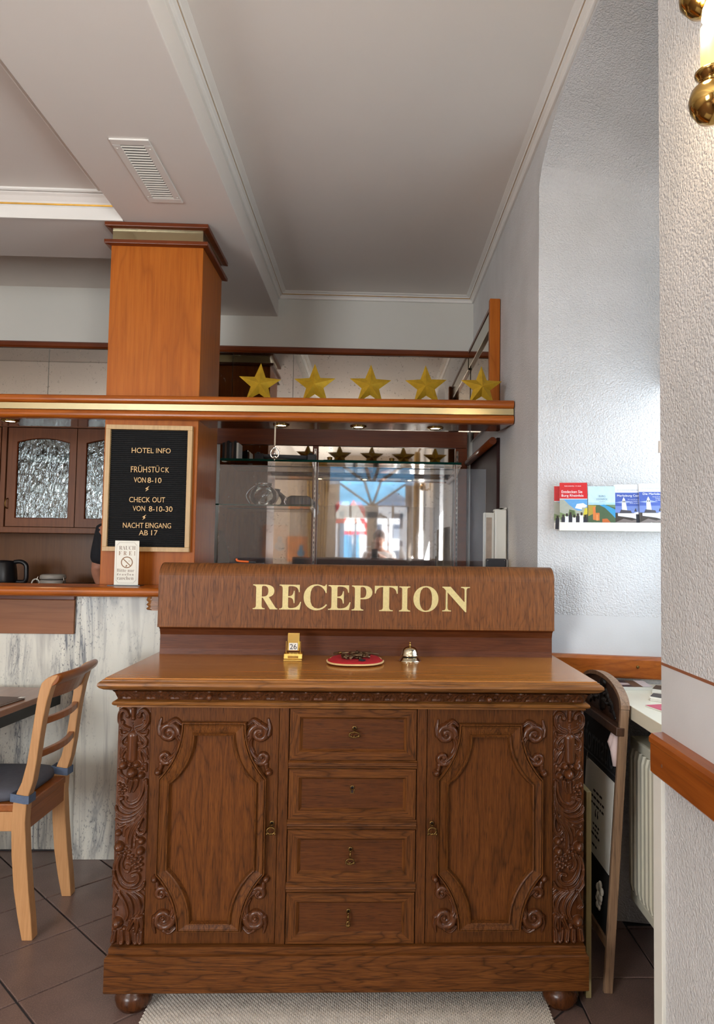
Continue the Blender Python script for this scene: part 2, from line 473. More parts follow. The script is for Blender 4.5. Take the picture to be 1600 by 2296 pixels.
def rippled():
    t = NT('rippled_glass')
    vec = t.coord((60, 60, 22))
    bp = t.n('ShaderNodeBump'); bp.inputs['Strength'].default_value = 1.0; bp.inputs['Distance'].default_value = 0.007
    t.l(t.noise(vec, 1.0, 3, 0.5, 0.8), bp.inputs['Height'])
    tr = t.n('ShaderNodeBsdfTransparent'); tr.inputs[0].default_value = (0.62, 0.68, 0.68, 1)
    gl = t.n('ShaderNodeBsdfGlossy'); gl.inputs['Roughness'].default_value = 0.06; gl.inputs[0].default_value = (0.9, 0.95, 0.95, 1)
    fr = t.n('ShaderNodeFresnel'); fr.inputs[0].default_value = 1.6
    t.l(bp.outputs[0], gl.inputs['Normal']); t.l(bp.outputs[0], fr.inputs['Normal'])
    mx = t.n('ShaderNodeMixShader'); t.l(t.math('MULTIPLY', fr.outputs[0], 2.2), mx.inputs[0]); t.l(tr.outputs[0], mx.inputs[1]); t.l(gl.outputs[0], mx.inputs[2])
    t.l(mx.outputs[0], t.out.inputs[0])
    return t.mat
M['ripple'] = rippled()
M['green_glass'] = plain('green_glass_edge', lin(14, 62, 52), 0.08, var=0.1, spec=0.8)
M['brass'] = plain('polished_brass', lin(188, 154, 88), 0.12, 1.0, 0.04, 8)
M['brass_old'] = plain('aged_brass', lin(120, 92, 52), 0.35, 1.0, 0.25, 60)
M['gold'] = plain('cast_gold', lin(222, 186, 104), 0.22, 1.0, 0.08, 40, 0.15, 220)
M['steel'] = plain('brushed_steel', lin(190, 186, 172), 0.16, 1.0, 0.03, 6)
M['silver'] = plain('silver', lin(214, 208, 200), 0.15, 1.0, 0.05)
M['chrome'] = plain('bell_nickel', lin(222, 212, 186), 0.08, 1.0, 0.03)
M['gold_strip'] = plain('champagne_metal', lin(188, 176, 140), 0.20, 1.0, 0.03, 5)
M['gold_star'] = plain('gold_star_paint', lin(204, 164, 44), 0.38, 0.55, 0.14, 30, 0.25, 90, bdist=0.004)
M['letter_gold'] = plain('cream_gold_letter', lin(222, 204, 142), 0.45, 0.1, 0.07, 180)
M['felt'] = plain('black_felt', lin(16, 16, 18), 0.9, var=0.2, scale=100)
M['letter_beige'] = plain('beige_plastic_letter', lin(230, 186, 124), 0.5)
M['black'] = plain('black_plastic', lin(24, 24, 27), 0.35)
M['black_matte'] = plain('black_matte', lin(20, 20, 22), 0.75)
M['dark_metal'] = plain('black_table_frame', lin(26, 30, 32), 0.45)
M['grey'] = plain('grey_plastic', lin(86, 88, 92), 0.4)
M['dark_grey'] = plain('dark_grey_plastic', lin(52, 54, 60), 0.42)
M['white'] = plain('white_lacquer', lin(238, 236, 226), 0.35, var=0.02)
M['cream_lacquer'] = plain('cream_lacquer', lin(240, 232, 208), 0.30, var=0.02)
M['rad'] = plain('radiator_enamel', lin(224, 218, 196), 0.35, var=0.03)
M['stoneware'] = plain('shaded_stoneware', lin(172, 166, 156), 0.35, var=0.04)  # the jar's grey from standing in shade is put into this base colour
M['porcelain'] = plain('white_porcelain', lin(238, 238, 236), 0.2, var=0.01)
M['red_velvet'] = plain('red_velvet', lin(176, 14, 26), 0.85, var=0.12, scale=60, bump=0.1)
M['piping'] = plain('cream_piping', lin(226, 190, 132), 0.7)
M['bronze'] = plain('bronze_key', lin(112, 90, 66), 0.40, 0.85, 0.3, 90)
M['cushion'] = plain('slate_fabric', lin(84, 86, 96), 0.8, var=0.08, scale=50, bump=0.15, bscale=600)
M['strap'] = plain('blue_grey_strap', lin(92, 106, 130), 0.8, var=0.12, scale=80, bump=0.1, bscale=400)
M['paper'] = plain('white_paper', lin(240, 236, 226), 0.6, var=0.015)
M['card'] = plain('cream_card', lin(240, 236, 222), 0.5, var=0.015)
M['card_ink'] = plain('bronze_print', lin(150, 110, 72), 0.6)
M['card_ink2'] = plain('grey_brown_print', lin(140, 122, 104), 0.6)
M['ink'] = plain('dark_ink', lin(34, 28, 34), 0.7)
M['orange'] = plain('orange_plastic', lin(240, 104, 26), 0.35)
M['skin'] = plain('skin', lin(186, 130, 106), 0.5, var=0.06, scale=20)
M['shirt_black'] = plain('black_shirt', lin(30, 32, 38), 0.85, var=0.15, scale=30)
M['shirt_white'] = plain('white_shirt', lin(226, 226, 228), 0.85, var=0.05, scale=20)
M['trousers'] = plain('dark_trousers', lin(42, 44, 54), 0.85)
M['hair'] = plain('brown_hair', lin(58, 44, 36), 0.7, var=0.2, scale=120)
M['shoe'] = plain('black_shoe', lin(26, 24, 24), 0.5)
M['curtain'] = plain('gold_curtain', lin(176, 138, 66), 0.7, var=0.15, scale=20)
M['dark_panel'] = plain('dark_plum_panel', lin(54, 33, 31), 0.6, var=0.08, scale=10, spec=0.15)
M['frame_white'] = plain('painted_window_frame', lin(196, 180, 160), 0.5, var=0.03)
M['limestone'] = plain('beige_wall_stone', lin(190, 172, 154), 0.6, var=0.12, scale=30, bump=0.05)
M['hill'] = plain('wooded_hill_blue_cast', lin(84, 134, 168), 0.9, var=0.35, scale=0.6)  # blue cast of the light on the distant hill is put into its colour
M['street'] = plain('street_paving', lin(150, 150, 150), 0.9, var=0.1)
M['house'] = plain('pale_house_wall', lin(220, 222, 228), 0.85, var=0.04)
M['roof'] = plain('slate_roof', lin(70, 80, 98), 0.8)
M['rope_rug'] = None

def emit(name, col, s):
    t = NT(name)
    t.set(Base_Color=col, Emission_Color=col, Emission_Strength=s, Roughness=0.4)
    return t.mat
M['bulb'] = emit('lit_bulb', lin(255, 226, 170), 14.0)
M['led'] = emit('lit_spot', lin(255, 232, 178), 22.0)

# ================================================================== THE SETTING
XR, YB, YE, XL = 0.70, 2.548, -4.95, -4.6      # right wall, back wall, entrance wall, left wall
ZC = 3.09                                      # ceiling
TILE = 0.30

# ---- floor: grout bed, near tiles laid one by one, the rest tiled by the material
fl = MB()
fl.box(XL, 1.22, YE, YB, -0.10, -0.006)
floor = struct(fl.build('floor', M['grout']))
tile_me = None
c45, s45 = math.cos(math.radians(-45.6)), math.sin(math.radians(-45.6))
X0, X1, Y0, Y1 = -2.25, 0.712, -1.25, 1.204
def clip_poly(poly, keep):
    out = []
    for i in range(len(poly)):
        a, b = poly[i], poly[(i + 1) % len(poly)]
        ka, kb = keep(a), keep(b)
        if ka >= 0: out.append(a)
        if (ka >= 0) != (kb >= 0):
            t = ka / (ka - kb)
            out.append((a[0] + (b[0] - a[0]) * t, a[1] + (b[1] - a[1]) * t))
    return out
def tile_obj(poly):
    m = MB()
    cx = sum(p[0] for p in poly) / len(poly); cy = sum(p[1] for p in poly) / len(poly)
    top = [(cx + (p[0] - cx) * 0.985, cy + (p[1] - cy) * 0.985) for p in poly]
    m.loops([[(p[0], p[1], -0.008) for p in poly], [(p[0], p[1], -0.0015) for p in poly], [(p[0], p[1], 0.0) for p in top]])
    o = m.build('tile', M['tile'], floor, origin=(cx, cy, 0))
    o.location = (cx, cy, 0)
    return o
g = 0.0035
ox, oy = -1.0035, 0.553        # a tile corner read from the joints near the chair
share = None
for i in range(-14, 14):
    for j in range(-14, 14):
        u, v = i * TILE, j * TILE
        poly = []
        for du, dv in ((g, g), (TILE - g, g), (TILE - g, TILE - g), (g, TILE - g)):
            a, b = u + du, v + dv
            poly.append((ox + a * c45 - b * s45, oy + a * s45 + b * c45))
        inside = all(X0 < p[0] < X1 and Y0 < p[1] < Y1 for p in poly)
        if not inside:
            q = clip_poly(poly, lambda p: p[0] - X0)
            q = clip_poly(q, lambda p: X1 - p[0]) if len(q) > 2 else q
            q = clip_poly(q, lambda p: p[1] - Y0) if len(q) > 2 else q
            q = clip_poly(q, lambda p: Y1 - p[1]) if len(q) > 2 else q
            if len(q) < 3: continue
            area = 0.5 * abs(sum(q[k][0] * q[(k + 1) % len(q)][1] - q[(k + 1) % len(q)][0] * q[k][1] for k in range(len(q))))
            if area < 0.002: continue
            tile_obj(q)
            continue
        if share is None:
            share = tile_obj(poly)
        else:
            o = share.copy(); C.objects.link(o)
            o.parent = floor
            o.location = (sum(p[0] for p in poly) / 4, sum(p[1] for p in poly) / 4, 0)
# straight-laid tiles inside the window niche
for i in range(2):
    for j in range(-3, 2):
        x0, x1 = 0.7175 + i * 0.30, 0.7175 + (i + 1) * 0.30 - 0.006
        y0, y1 = 0.235 + j * 0.30, 0.235 + (j + 1) * 0.30 - 0.006
        y0, y1 = max(y0, -0.54), min(y1, 0.60 if i == 0 else 0.55)
        x1 = min(x1, 1.2)
        tile_obj([(x0, y0), (x1, y0), (x1, y1), (x0, y1)])
fb = MB()
for (a, b, c, d) in ((XL, 1.22, YE, Y0), (XL, X0, Y0, YB), (X0, 1.22, Y1, YB)):
    fb.box(a, b, c, d, -0.0059, -0.0006)
fb.build('tiled_field', M['floor_far'], floor)

# ---- ceiling with beams and cornices
cb = MB(); cb.box(XL - 0.1, 1.25, YE - 0.1, YB + 0.1, ZC, ZC + 0.10)
ceiling = struct(cb.build('ceiling', M['ceil']))
b = MB(); b.box(-1.16, -0.61, YE, YB, 2.928, ZC)
b.build('beam', M['ceil'], ceiling, bevel=0.004)
b = MB(); b.box(XL, -1.161, 1.205, 1.655, 2.928, ZC)
b.build('cross_beam', M['ceil'], ceiling, bevel=0.004)
b = MB(); b.box(XL, -1.161, YE, 1.204, 3.045, ZC - 0.001)
b.build('lowered_field', M['ceil'], ceiling)

def cornice(prof, name, mat, pts):
    """profile (offset, z) swept along an open path of (point, inward offset direction)"""
    m = MB()
    rings = [[(p[0] + o * d[0], p[1] + o * d[1], z) for o, z in prof] for p, d in pts]
    m.loops(rings, 0, False, False, True)
    n = len(prof)
    return m.build(name, mat, ceiling)
U = [((-0.61, YE), (1, 0)), ((-0.61, YB), (1, -1)), ((XR, YB), (-1, -1)), ((XR, YE), (-1, 0))]
cornice([(0, 3.048), (0.010, 3.048), (0.014, 3.052), (0.014, 3.060), (0.018, 3.066), (0.026, 3.070), (0.028, 3.0715), (0, 3.0715)], 'cornice', M['stucco'], U)
cornice([(0.0, 3.0716), (0.0285, 3.0716), (0.0285, 3.0756), (0.0, 3.0756)], 'gilded_joint', M['gold_line'], U)
cornice([(0, 3.0757), (0.032, 3.0757), (0.034, 3.080), (0.046, 3.084), (0.054, 3.087), (0.054, ZC), (0, ZC)], 'cornice_cap', M['stucco'], U)
# front of the cross beam
L = [((XL, 1.205), (0, -1)), ((-1.161, 1.205), (0, -1))]
cornice([(0, 2.926), (0.012, 2.926), (0.012, 2.982), (0.018, 2.988), (0, 2.988)], 'fascia', M['stucco'], L)
cornice([(0, 2.9881), (0.022, 2.9881), (0.025, 2.994), (0, 2.994)], 'gilded_rod', M['gold_line'], L)
cornice([(0, 2.9941), (0.020, 2.9941), (0.024, 3.004), (0.040, 3.022), (0.052, 3.030), (0.052, 3.045), (0, 3.045)], 'cove', M['ceil'], L)
cornice([(0.058, 3.045), (0.058, 3.036), (0.066, 3.032), (0.074, 3.036), (0.074, 3.045)], 'bead', M['stucco'], L)
L2 = [((-1.161, YE), (-1, 0)), ((-1.161, 1.13), (-1, 0))]
cornice([(0.085, 3.045), (0.085, 3.038), (0.092, 3.035), (0.099, 3.038), (0.099, 3.045)], 'bead', M['ceil'], L2)

# ---- back wall, left wall, entrance wall
w = MB(); w.box(XL - 0.1, 1.22, YB, YB + 0.12, 0, ZC)
wall_back = struct(w.build('wall_back', M['wall']))
w = MB(); w.box(XL - 0.12, XL, YE, YB, 0, ZC)
struct(w.build('wall_left', M['limestone']))
# entrance wall with a door opening, a fanlight and a wide window
def wall_with_holes(name, axis, a0, a1, t0, t1, z1, holes, mat):
    """wall along an axis between a0..a1, thickness t0..t1, rectangular holes (a,b,z0,z1) not overlapping in a"""
    m = MB()
    holes = sorted(holes); cur = a0
    def bx(p, q, zz0, zz1):
        if q - p < 1e-4 or zz1 - zz0 < 1e-4: return
        if axis == 'x': m.box(p, q, t0, t1, zz0, zz1)
        else: m.box(t0, t1, p, q, zz0, zz1)
    for a, b_, z0, zz in holes:
        bx(cur, a, 0, z1); bx(a, b_, 0, z0); bx(a, b_, zz, z1); cur = b_
    bx(cur, a1, 0, z1)
    return struct(m.build(name, mat))
DX0, DX1 = -0.62, 0.66
wall_with_holes('wall_front', 'x', XL - 0.1, 1.22, YE - 0.30, YE, ZC, [(-4.10, -2.40, 0.75, 2.70), (DX0, DX1, 0.0, 2.95)], M['limestone'])

# ---- right wall: thick, with the arched window niche in view and a second window behind the camera
def arch_z(y):                      # crown of the niche at the room side
    u = (y - 0.05) / 0.60
    return 2.845 + 0.195 * math.sqrt(max(0.0, 1 - u * u * 0.985)) if abs(u) <= 1.01 else 2.845
NF, NN = 0.65, -0.55
XO = 1.20
w = MB()
w.prism([(XR, NF), (XO, NF - 0.106), (XO, YB), (XR, YB)], 0, ZC)
w.prism([(XR, -2.20), (XO, -2.20), (XO, NN + 0.106), (XR, NN)], 0, ZC)
w.prism([(XR, YE), (XO, YE), (XO, -3.70), (XR, -3.70)], 0, ZC)
w.box(XR, XO, -3.70, -2.20, 0, 0.88); w.box(XR, XO, -3.70, -2.20, 2.62, ZC)
N = 24
for i in range(N):
    ya, yb = NF + (NN - NF) * i / N, NF + (NN - NF) * (i + 1) / N
    k = (1.2 - 2 * 0.106) / 1.2
    oa, ob_ = 0.05 + (ya - 0.05) * k, 0.05 + (yb - 0.05) * k
    za, zb = arch_z(ya), arch_z(yb)
    v = [(XR, ya, za), (XR, yb, zb), (XO, ob_, zb - 0.13), (XO, oa, za - 0.13), (XR, ya, ZC), (XR, yb, ZC), (XO, ob_, ZC), (XO, oa, ZC)]
    w.add(v, [(0, 1, 2, 3), (4, 7, 6, 5), (0, 4, 5, 1), (1, 5, 6, 2), (2, 6, 7, 3), (3, 7, 4, 0)])
wall_right = struct(w.build('wall_right', M['plaster']))
w = MB()
w.box(XO, XO + 0.02, -0.46, 0.56, 0, 0.90)
w.box(XO, XO + 0.02, -0.46, 0.56, 2.70, ZC)
w.build('window_breast', M['plaster'], wall_right)
w = MB()     # pale corner strip of the near jamb below the chair rail
w.box(0.692, 0.715, -0.566, -0.520, 0, 0.905)
w.build('corner_strip', M['white'], wall_right, bevel=0.002)
w = MB()     # painted line above the smooth band
w.box(0.6988, 0.701, -2.2, NN, 1.1405, 1.1465)
w.build('painted_line', M['brown_paint'], wall_right)
w = MB(); w.box(0.6965, 0.7005, NN - 0.004, NN + 0.004, 1.618, 1.645); w.build('latch', M['stucco'], wall_right)
# chair rails
def rail_profile(d=0.030):
    return [(0, 0.905), (d * 0.75, 0.905), (d * 0.9, 0.910), (d * 0.9, 0.970), (d, 0.974), (d, 0.984), (d * 0.8, 0.992), (0, 0.994)]
m = MB()
pr = rail_profile(0.032)
ys = [-2.18, NN - 0.008]
m.loops([[(XR - o, y, z) for o, z in pr] for y in ys])
trim_1 = struct(m.build('trim_1', M['beech_rail_y'], origin=(XR, -1.3, 0.95)))
m = MB(); m.lathe([(0.004, 0), (0.004, 0.004)], (XR - 0.029, -0.62, 0.938), 10, 'x')
m.build('screw_plug', M['line_brown'], trim_1)
th = math.radians(12)
EX, EN = Vector((math.cos(th), -math.sin(th), 0)), Vector((-math.sin(th), -math.cos(th), 0))
RP = Vector((XR, NF, 0))
def rv(a, b, z):
    p = RP + EX * a + EN * b
    return (p.x, p.y, z)
m = MB()
m.loops([[rv(a, o * 0.7, z + 0.002) for o, z in [(0, 0.908), (0.02, 0.908), (0.026, 0.914), (0.026, 0.978), (0.020, 0.990), (0, 0.992)]] for a in (0.004, 0.505)])
trim_2 = struct(m.build('trim_2', M['beech_rail'], origin=(0.95, 0.6, 0.95)))
m = MB(); m.sphere(rv(0.375, 0.0195, 0.955), 0.0062, 10, 6, sc=(1, 0.5, 1))
m.build('screw', M['brass_old'], trim_2)
# niche window (hidden from the camera by the near jamb, it gives the light)
m = MB()
y0, y1, z0, z1 = -0.45, 0.55, 0.90, 2.70
for (a, b_, c, d) in ((y0, y1, z0, z0 + 0.05), (y0, y1, z1 - 0.05, z1), (y0, y0 + 0.05, z0, z1), (y1 - 0.05, y1, z0, z1), (0.025, 0.075, z0, z1), (y0, y1, 2.0, 2.05)):
    m.box(1.205, 1.245, a, b_, c, d)
window_1 = struct(m.build('window_1', M['white'], bevel=0.003, origin=(1.22, 0.05, 0.9)))
m = MB(); m.box(1.222, 1.228, y0, y1, z0, z1); m.build('pane', M['window_glass'], window_1)
m = MB()
y0, y1, z0, z1 = -3.70, -2.20, 0.88, 2.62
for (a, b_, c, d) in ((y0, y1, z0, z0 + 0.05), (y0, y1, z1 - 0.05, z1), (y0, y0 + 0.05, z0, z1), (y1 - 0.05, y1, z0, z1), (-2.975, -2.925, z0, z1)):
    m.box(1.16, 1.20, a, b_, c, d)
window_2 = struct(m.build('window_2', M['white'], bevel=0.003, origin=(1.18, -2.95, 0.9)))
m = MB(); m.box(1.177, 1.183, y0, y1, z0, z1); m.build('pane', M['window_glass'], window_2)
m = MB()
y0, y1, z0, z1 = -4.10, -2.40, 0.75, 2.70
for (a, b_, c, d) in ((y0, y1, z0, z0 + 0.06), (y0, y1, z1 - 0.06, z1), (y0, y0 + 0.06, z0, z1), (y1 - 0.06, y1, z0, z1), (-3.28, -3.22, z0, z1), (y0, y1, 2.05, 2.10)):
    m.box(a, b_, YE - 0.10, YE - 0.04, c, d)
window_3 = struct(m.build('window_3', M['frame_white'], bevel=0.003, origin=(-3.25, YE, 0.75)))
m = MB(); m.box(y0, y1, YE - 0.075, YE - 0.070, z0, z1); m.build('pane', M['window_glass'], window_3)

# ---- entrance door seen in the mirror: two leaves with panes, transom with fan bars
m = MB()
yf0, yf1 = YE - 0.20, YE - 0.08
for a, b_, c, d in ((DX0, DX1, 2.13, 2.24), (DX0, DX0 + 0.07, 0, 2.95), (DX1 - 0.07, DX1, 0, 2.95), (DX0, DX1, 2.87, 2.95)):
    m.box(a, b_, yf0, yf1, c, d)
for ang in (-55, -18, 18, 55):
    dx = math.sin(math.radians(ang)); dz = math.cos(math.radians(ang))
    L_ = min(0.66 / dz, 0.60 / max(0.01, abs(dx)))
    p0 = Vector((0.02, (yf0 + yf1) / 2, 2.22)); p1 = p0 + Vector((dx * L_, 0, dz * L_))
    m.tube([p0, p1], 0.022, 6)
door_1 = struct(m.build('door_1', M['frame_white'], origin=(0.02, YE, 0)))
for s, (a, b_) in enumerate(((DX0 + 0.07, 0.02), (0.02, DX1 - 0.07))):
    m = MB()
    xm = (a + b_) / 2
    for p, q, c, d in ((a, a + 0.09, 0, 2.13), (b_ - 0.09, b_, 0, 2.13), (a, b_, 0, 0.70), (a, b_, 2.02, 2.13), (a, b_, 1.22, 1.27), (xm - 0.015, xm + 0.015, 0.7, 2.02)):
        m.box(p, q, yf0 + 0.03, yf1 - 0.02, c, d)
    leaf = m.build('door_leaf', M['frame_white'], door_1)
    m = MB(); m.box(a + 0.03, b_ - 0.03, yf0 + 0.06, yf0 + 0.066, 0.70, 2.05); m.build('pane', M['window_glass'], leaf)
m = MB(); m.box(DX0 + 0.02, DX1 - 0.02, yf0 + 0.06, yf0 + 0.066, 2.2, 2.9); m.build('pane', M['window_glass'], door_1)

# ---- wood rail and antique mirrors of the back bar
m = MB()
m.loops([[(x, YB - o, z) for o, z in [(0, 2.676), (0.024, 2.676), (0.034, 2.686), (0.034, 2.708), (0.024, 2.718), (0, 2.718)]] for x in (XL, XR)])
trim_3 = struct(m.build('trim_3', M['rail_dark'], origin=(-1, YB, 2.7)))
mirror_t = thing('back_bar_mirror', 'antique speckled mirror wall in brown wood frame behind the reception', 'mirror', (-0.15, YB, 1.2))
tilt = Matrix.Translation((0, YB, 1.7)) @ Matrix.Rotation(math.radians(-0.40), 4, 'X') @ Matrix.Translation((0, -YB, -1.7))
for a, b_ in ((-0.965, -0.355), (-0.322, 0.585)):
    m = MB(); m.box(a, b_, YB - 0.020, YB - 0.012, 1.10, 2.062, M=tilt)
    m.build('mirror_pane', M['mirror'], mirror_t)
m = MB(); m.box(-0.357, -0.320, YB - 0.034, YB - 0.001, 1.05, 2.06); m.build('frame_stile', M['rail_dark'], mirror_t, bevel=0.002)
m = MB(); m.box(0.583, 0.662, YB - 0.040, YB - 0.001, 1.05, 2.06); m.build('frame_stile', M['rail_dark'], mirror_t, bevel=0.002)
m = MB(); m.box(-1.0, 0.662, YB - 0.040, YB - 0.001, 2.062, 2.17); m.build('frame_rail', M['rail_dark'], mirror_t, bevel=0.002)
for i, (a, b_) in enumerate(((-4.5, -2.1), (-2.095, -0.9), (-0.897, -0.5), (-0.497, 0.69))):
    m = MB(); m.box(a, b_, YB - 0.012, YB - 0.001, 2.175, 2.674)
    o = m.build('mirror_strip', M['mirror'], mirror_t)
# panelling on the right wall beside the back bar
pan = thing('side_panelling', 'dark plum side panel with metal top rail beside the back bar', 'wall panel', (0.69, 2.0, 0))
m = MB(); m.box(0.683, 0.699, 1.50, YB - 0.045, 1.0, 1.975); m.build('panel', M['dark_panel'], pan)
m = MB(); m.box(0.683, 0.699, 1.55, YB - 0.036, 2.10, 2.60); m.build('mirror_strip', M['mirror'], pan)
m = MB(); m.box(0.642, 0.697, 1.505, 1.545, 2.06, 2.712); m.build('end_post', M['beech_col'], pan, bevel=0.004)
m = MB(); m.box(0.668, 0.699, 1.546, YB - 0.036, 2.600, 2.715); m.build('metal_rail', M['steel'], pan, bevel=0.003)
m = MB(); m.box(0.664, 0.6675, 1.546, YB - 0.036, 2.700, 2.718); m.build('rail_cap', M['rail_dark'], pan)
m = MB(); m.tube([(0.655, 1.46, 1.952), (0.655, 2.44, 1.955)], 0.020, 10); m.build('hand_rail', M['rail_dark'], pan)
m = MB(); m.tube([(0.6845, 1.545, 1.96), (0.6845, 1.545, 1.25)], 0.0012, 5); m.build('cord', M['silver'], pan)

# ================================================================== BAR, COLUMN, OVERHEAD SHELF
# stone-fronted bar
bar = thing('bar_counter', 'bar with veined pale stone front and amber wooden ledge', 'bar', (-1.2, 1.2, 0))
m = MB()
prof = []
for i in range(9):
    a = math.pi * i / 8
    prof.append((0.972 - 0.021 * math.sin(a), 1.1865 - 0.0205 * math.cos(a)))
prof = prof + [(1.222, 1.207), (1.222, 1.166)]
m.prism(prof, -2.75, 0.69, 'x', smooth=False)
m.build('ledge', M['beech_rail'], bar)
m = MB(); m.box(-1.256, 0.69, 1.11, 1.222, 0.0, 1.165); m.build('stone_front', M['marble'], bar, bevel=0.002)
m = MB(); m.box(-2.75, -1.257, 1.205, 1.24, 0.0, 1.165); m.build('stone_front', M['marble'], bar)
m = MB(); m.box(-2.75, -1.318, 1.190, 1.2045, 0.978, 1.134); m.build('fascia_board', M['bar_wood'], bar, bevel=0.002)
m = MB(); m.box(-2.75, -1.318, 1.186, 1.2045, 1.1345, 1.1655); m.build('fascia_lip', M['rail_dark'], bar, bevel=0.002)
m = MB(); m.box(-2.75, -1.26, 1.2005, 1.2045, 0.0005, 0.006); m.build('base_joint', M['grout'], bar)

# working counter behind the ledge (its top is just hidden)
bk = thing('back_counter', 'brown back counter carrying kettle and jar under the wall cabinet', 'counter', (-2.2, 2.3, 0))
m = MB(); m.box(-4.4, -1.05, 2.12, YB - 0.02, 0.0, 1.10); m.build('body', M['back_wood'], bk)
m = MB(); m.box(-4.4, -1.05, 2.10, YB - 0.02, 1.10, 1.145); m.build('worktop', M['back_wood'], bk, bevel=0.003)
m = MB(); m.box(-4.4, -1.05, YB - 0.02, YB - 0.002, 1.10, 2.12); m.build('back_panel', M['back_wood'], bk)

# clad column
col = thing('column', 'square column clad in amber wood with brass coloured collar band', 'column', (-1.0, 1.43, 0))
CX0, CX1, CY0, CY1 = -1.222, -0.786, 1.225, 1.635
m = MB(); m.box(CX0, CX1, CY0, CY1, 0, 2.82); m.build('cladding', M['beech_col'], col, bevel=0.0025)
m = MB(); m.box(CX0 + 0.004, CX1 - 0.004, CY0 + 0.004, CY1 - 0.004, 2.82, 2.928); m.build('collar_band', M['gold_strip'], col)
for z0, z1 in ((2.822, 2.840), (2.906, 2.925)):
    m = MB(); d = 0.026
    m.rects([(CX0 - 0.004, CX1 + 0.004, CY0 - 0.004, CY1 + 0.004, z0 - 0.004), (CX0 - d, CX1 + d, CY0 - d, CY1 + d, z0), (CX0 - d, CX1 + d, CY0 - d, CY1 + d, z1)])
    m.build('collar_moulding', M['rail_dark'], col, bevel=0.002)

# overhead shelf, set a touch askew
SH = Matrix.Translation((0.695, 1.107, 0)) @ Matrix.Rotation(math.radians(-2.2), 4, 'Z') @ Matrix.Translation((-0.695, -1.107, 0))
def sh(x, y, z): return tuple(SH @ Vector((x, y, z)))
shelf = thing('overhead_shelf', 'long overhead bar shelf with two rounded amber rails and metal strip', 'shelf', (-0.6, 1.3, 1.98))
def bull(z0, z1, y0, n=8):
    h = (z1 - z0) / 2
    return [(y0 + h * (1 - math.sin(math.pi * i / n)), z0 + h - h * math.cos(math.pi * i / n)) for i in range(n + 1)]
for z0, z1 in ((2.050, 2.091), (1.980, 2.021)):
    m = MB(); m.prism(bull(z0, z1, 1.107) + [(1.155, z1), (1.155, z0)], -2.75, 0.694, 'x', M=SH)
    m.build('front_rail', M['beech_rail'], shelf)
m = MB(); m.box(-2.75, 0.694, 1.118, 1.15, 2.0212, 2.0498, M=SH); m.build('metal_strip', M['gold_strip'], shelf)
m = MB(); m.box(-2.75, 0.660, 1.1555, 1.44, 2.062, 2.0905, M=SH); m.build('shelf_top', M['rail_dark'], shelf)
def soffit_mat():
    t = NT('glossy_dark_soffit')
    n = t.noise(t.coord((2, 20, 2)), 1, 3)
    t.set(Base_Color=t.ramp(n, [(0.3, lin(88, 48, 30)), (0.7, lin(116, 66, 42))]), Roughness=0.16, Coat_Weight=0.6, Coat_Roughness=0.06)
    return t.mat
M['soffit'] = soffit_mat()
m = MB(); m.prism([(-2.75, 1.1555), (0.690, 1.1555), (0.655, 1.36), (-2.75, 1.40)], 1.984, 2.0, 'z', M=SH); m.build('soffit_panel', M['soffit'], shelf)
m = MB(); m.box(-2.75, 0.655, 1.36, 1.44, 2.0005, 2.0615, M=SH); m.build('back_rail', M['rail_dark'], shelf)
for k, (x, y) in enumerate(((-0.405, 1.296), (-0.031, 1.300), (0.344, 1.297), (-1.715, 1.330))):
    dl = thing('recessed_spotlight', ['lit recessed spotlight above the hanging metal drop', 'lit recessed spotlight in the middle of the reception shelf underside',
               'lit recessed spotlight nearest the white wall', 'lit recessed spotlight above the glazed wall cabinet'][k], 'spotlight', (x, y, 1.984), 'spotlights under the overhead shelf')
    m = MB(); m.lathe([(0.024, 1.9836), (0.040, 1.9836), (0.041, 1.981), (0.034, 1.977), (0.026, 1.978), (0.024, 1.9835)], (x, y, 0), 22, caps=False); m.build('rim', M['brass'], dl)
    m = MB(); m.lathe([(0.0005, 1.9815), (0.0235, 1.9815), (0.0235, 1.9832), (0.0005, 1.9832)], (x, y, 0), 18); m.build('lamp', M['led'], dl)
    l = bpy.data.lights.new('spotlight_beam', 'SPOT'); l.energy = 5.0; l.spot_size = math.radians(85); l.spot_blend = 0.8; l.color = (1.0, 0.82, 0.55); l.shadow_soft_size = 0.03
    lo = bpy.data.objects.new('spotlight_beam', l); C.objects.link(lo); lo.parent = dl; lo.location = (0, 0, -0.012)

# five gold stars standing on the shelf
star_x = [-0.517, -0.250, 0.019, 0.288, 0.556]
def star_mesh(s=0.106):
    v = [(0, -0.028, 0)]; f = []
    tilt = 0.0
    for k in range(10):
        a = math.pi / 2 + k * math.pi / 5
        r = s if k % 2 == 0 else s * 0.42
        v.append((r * math.cos(a), 0.0, r * math.sin(a)))
    v.append((0, 0.018, 0))
    for k in range(10):
        a, b_ = 1 + k, 1 + (k + 1) % 10
        f.append((0, b_, a)); f.append((11, a, b_))
    return v, f
names = ['leftmost gold five-pointed star, nearest the wooden column', 'second gold star from the wooden column on the shelf',
         'middle gold star of the five on the overhead shelf', 'fourth gold star from the wooden column on the shelf', 'rightmost gold star in front of the wooden end post']
first = None
for k, x in enumerate(star_x):
    p = sh(x, 1.235, 2.0905)
    if first is None:
        m = MB(); v, f = star_mesh(); m.add(v, f)
        first = m.build('gold_star', M['gold_star']); o = first
    else:
        o = first.copy(); C.objects.link(o)
    o.location = (p[0], p[1], 2.0915 + 0.0845)
    o.rotation_euler = (math.radians(-2), math.radians([2, -1, 1, -1.5, 0][k]), math.radians([6, -3, 2, -2, 3][k]))
    tag(o, names[k], 'star', 'gold stars on the overhead shelf')

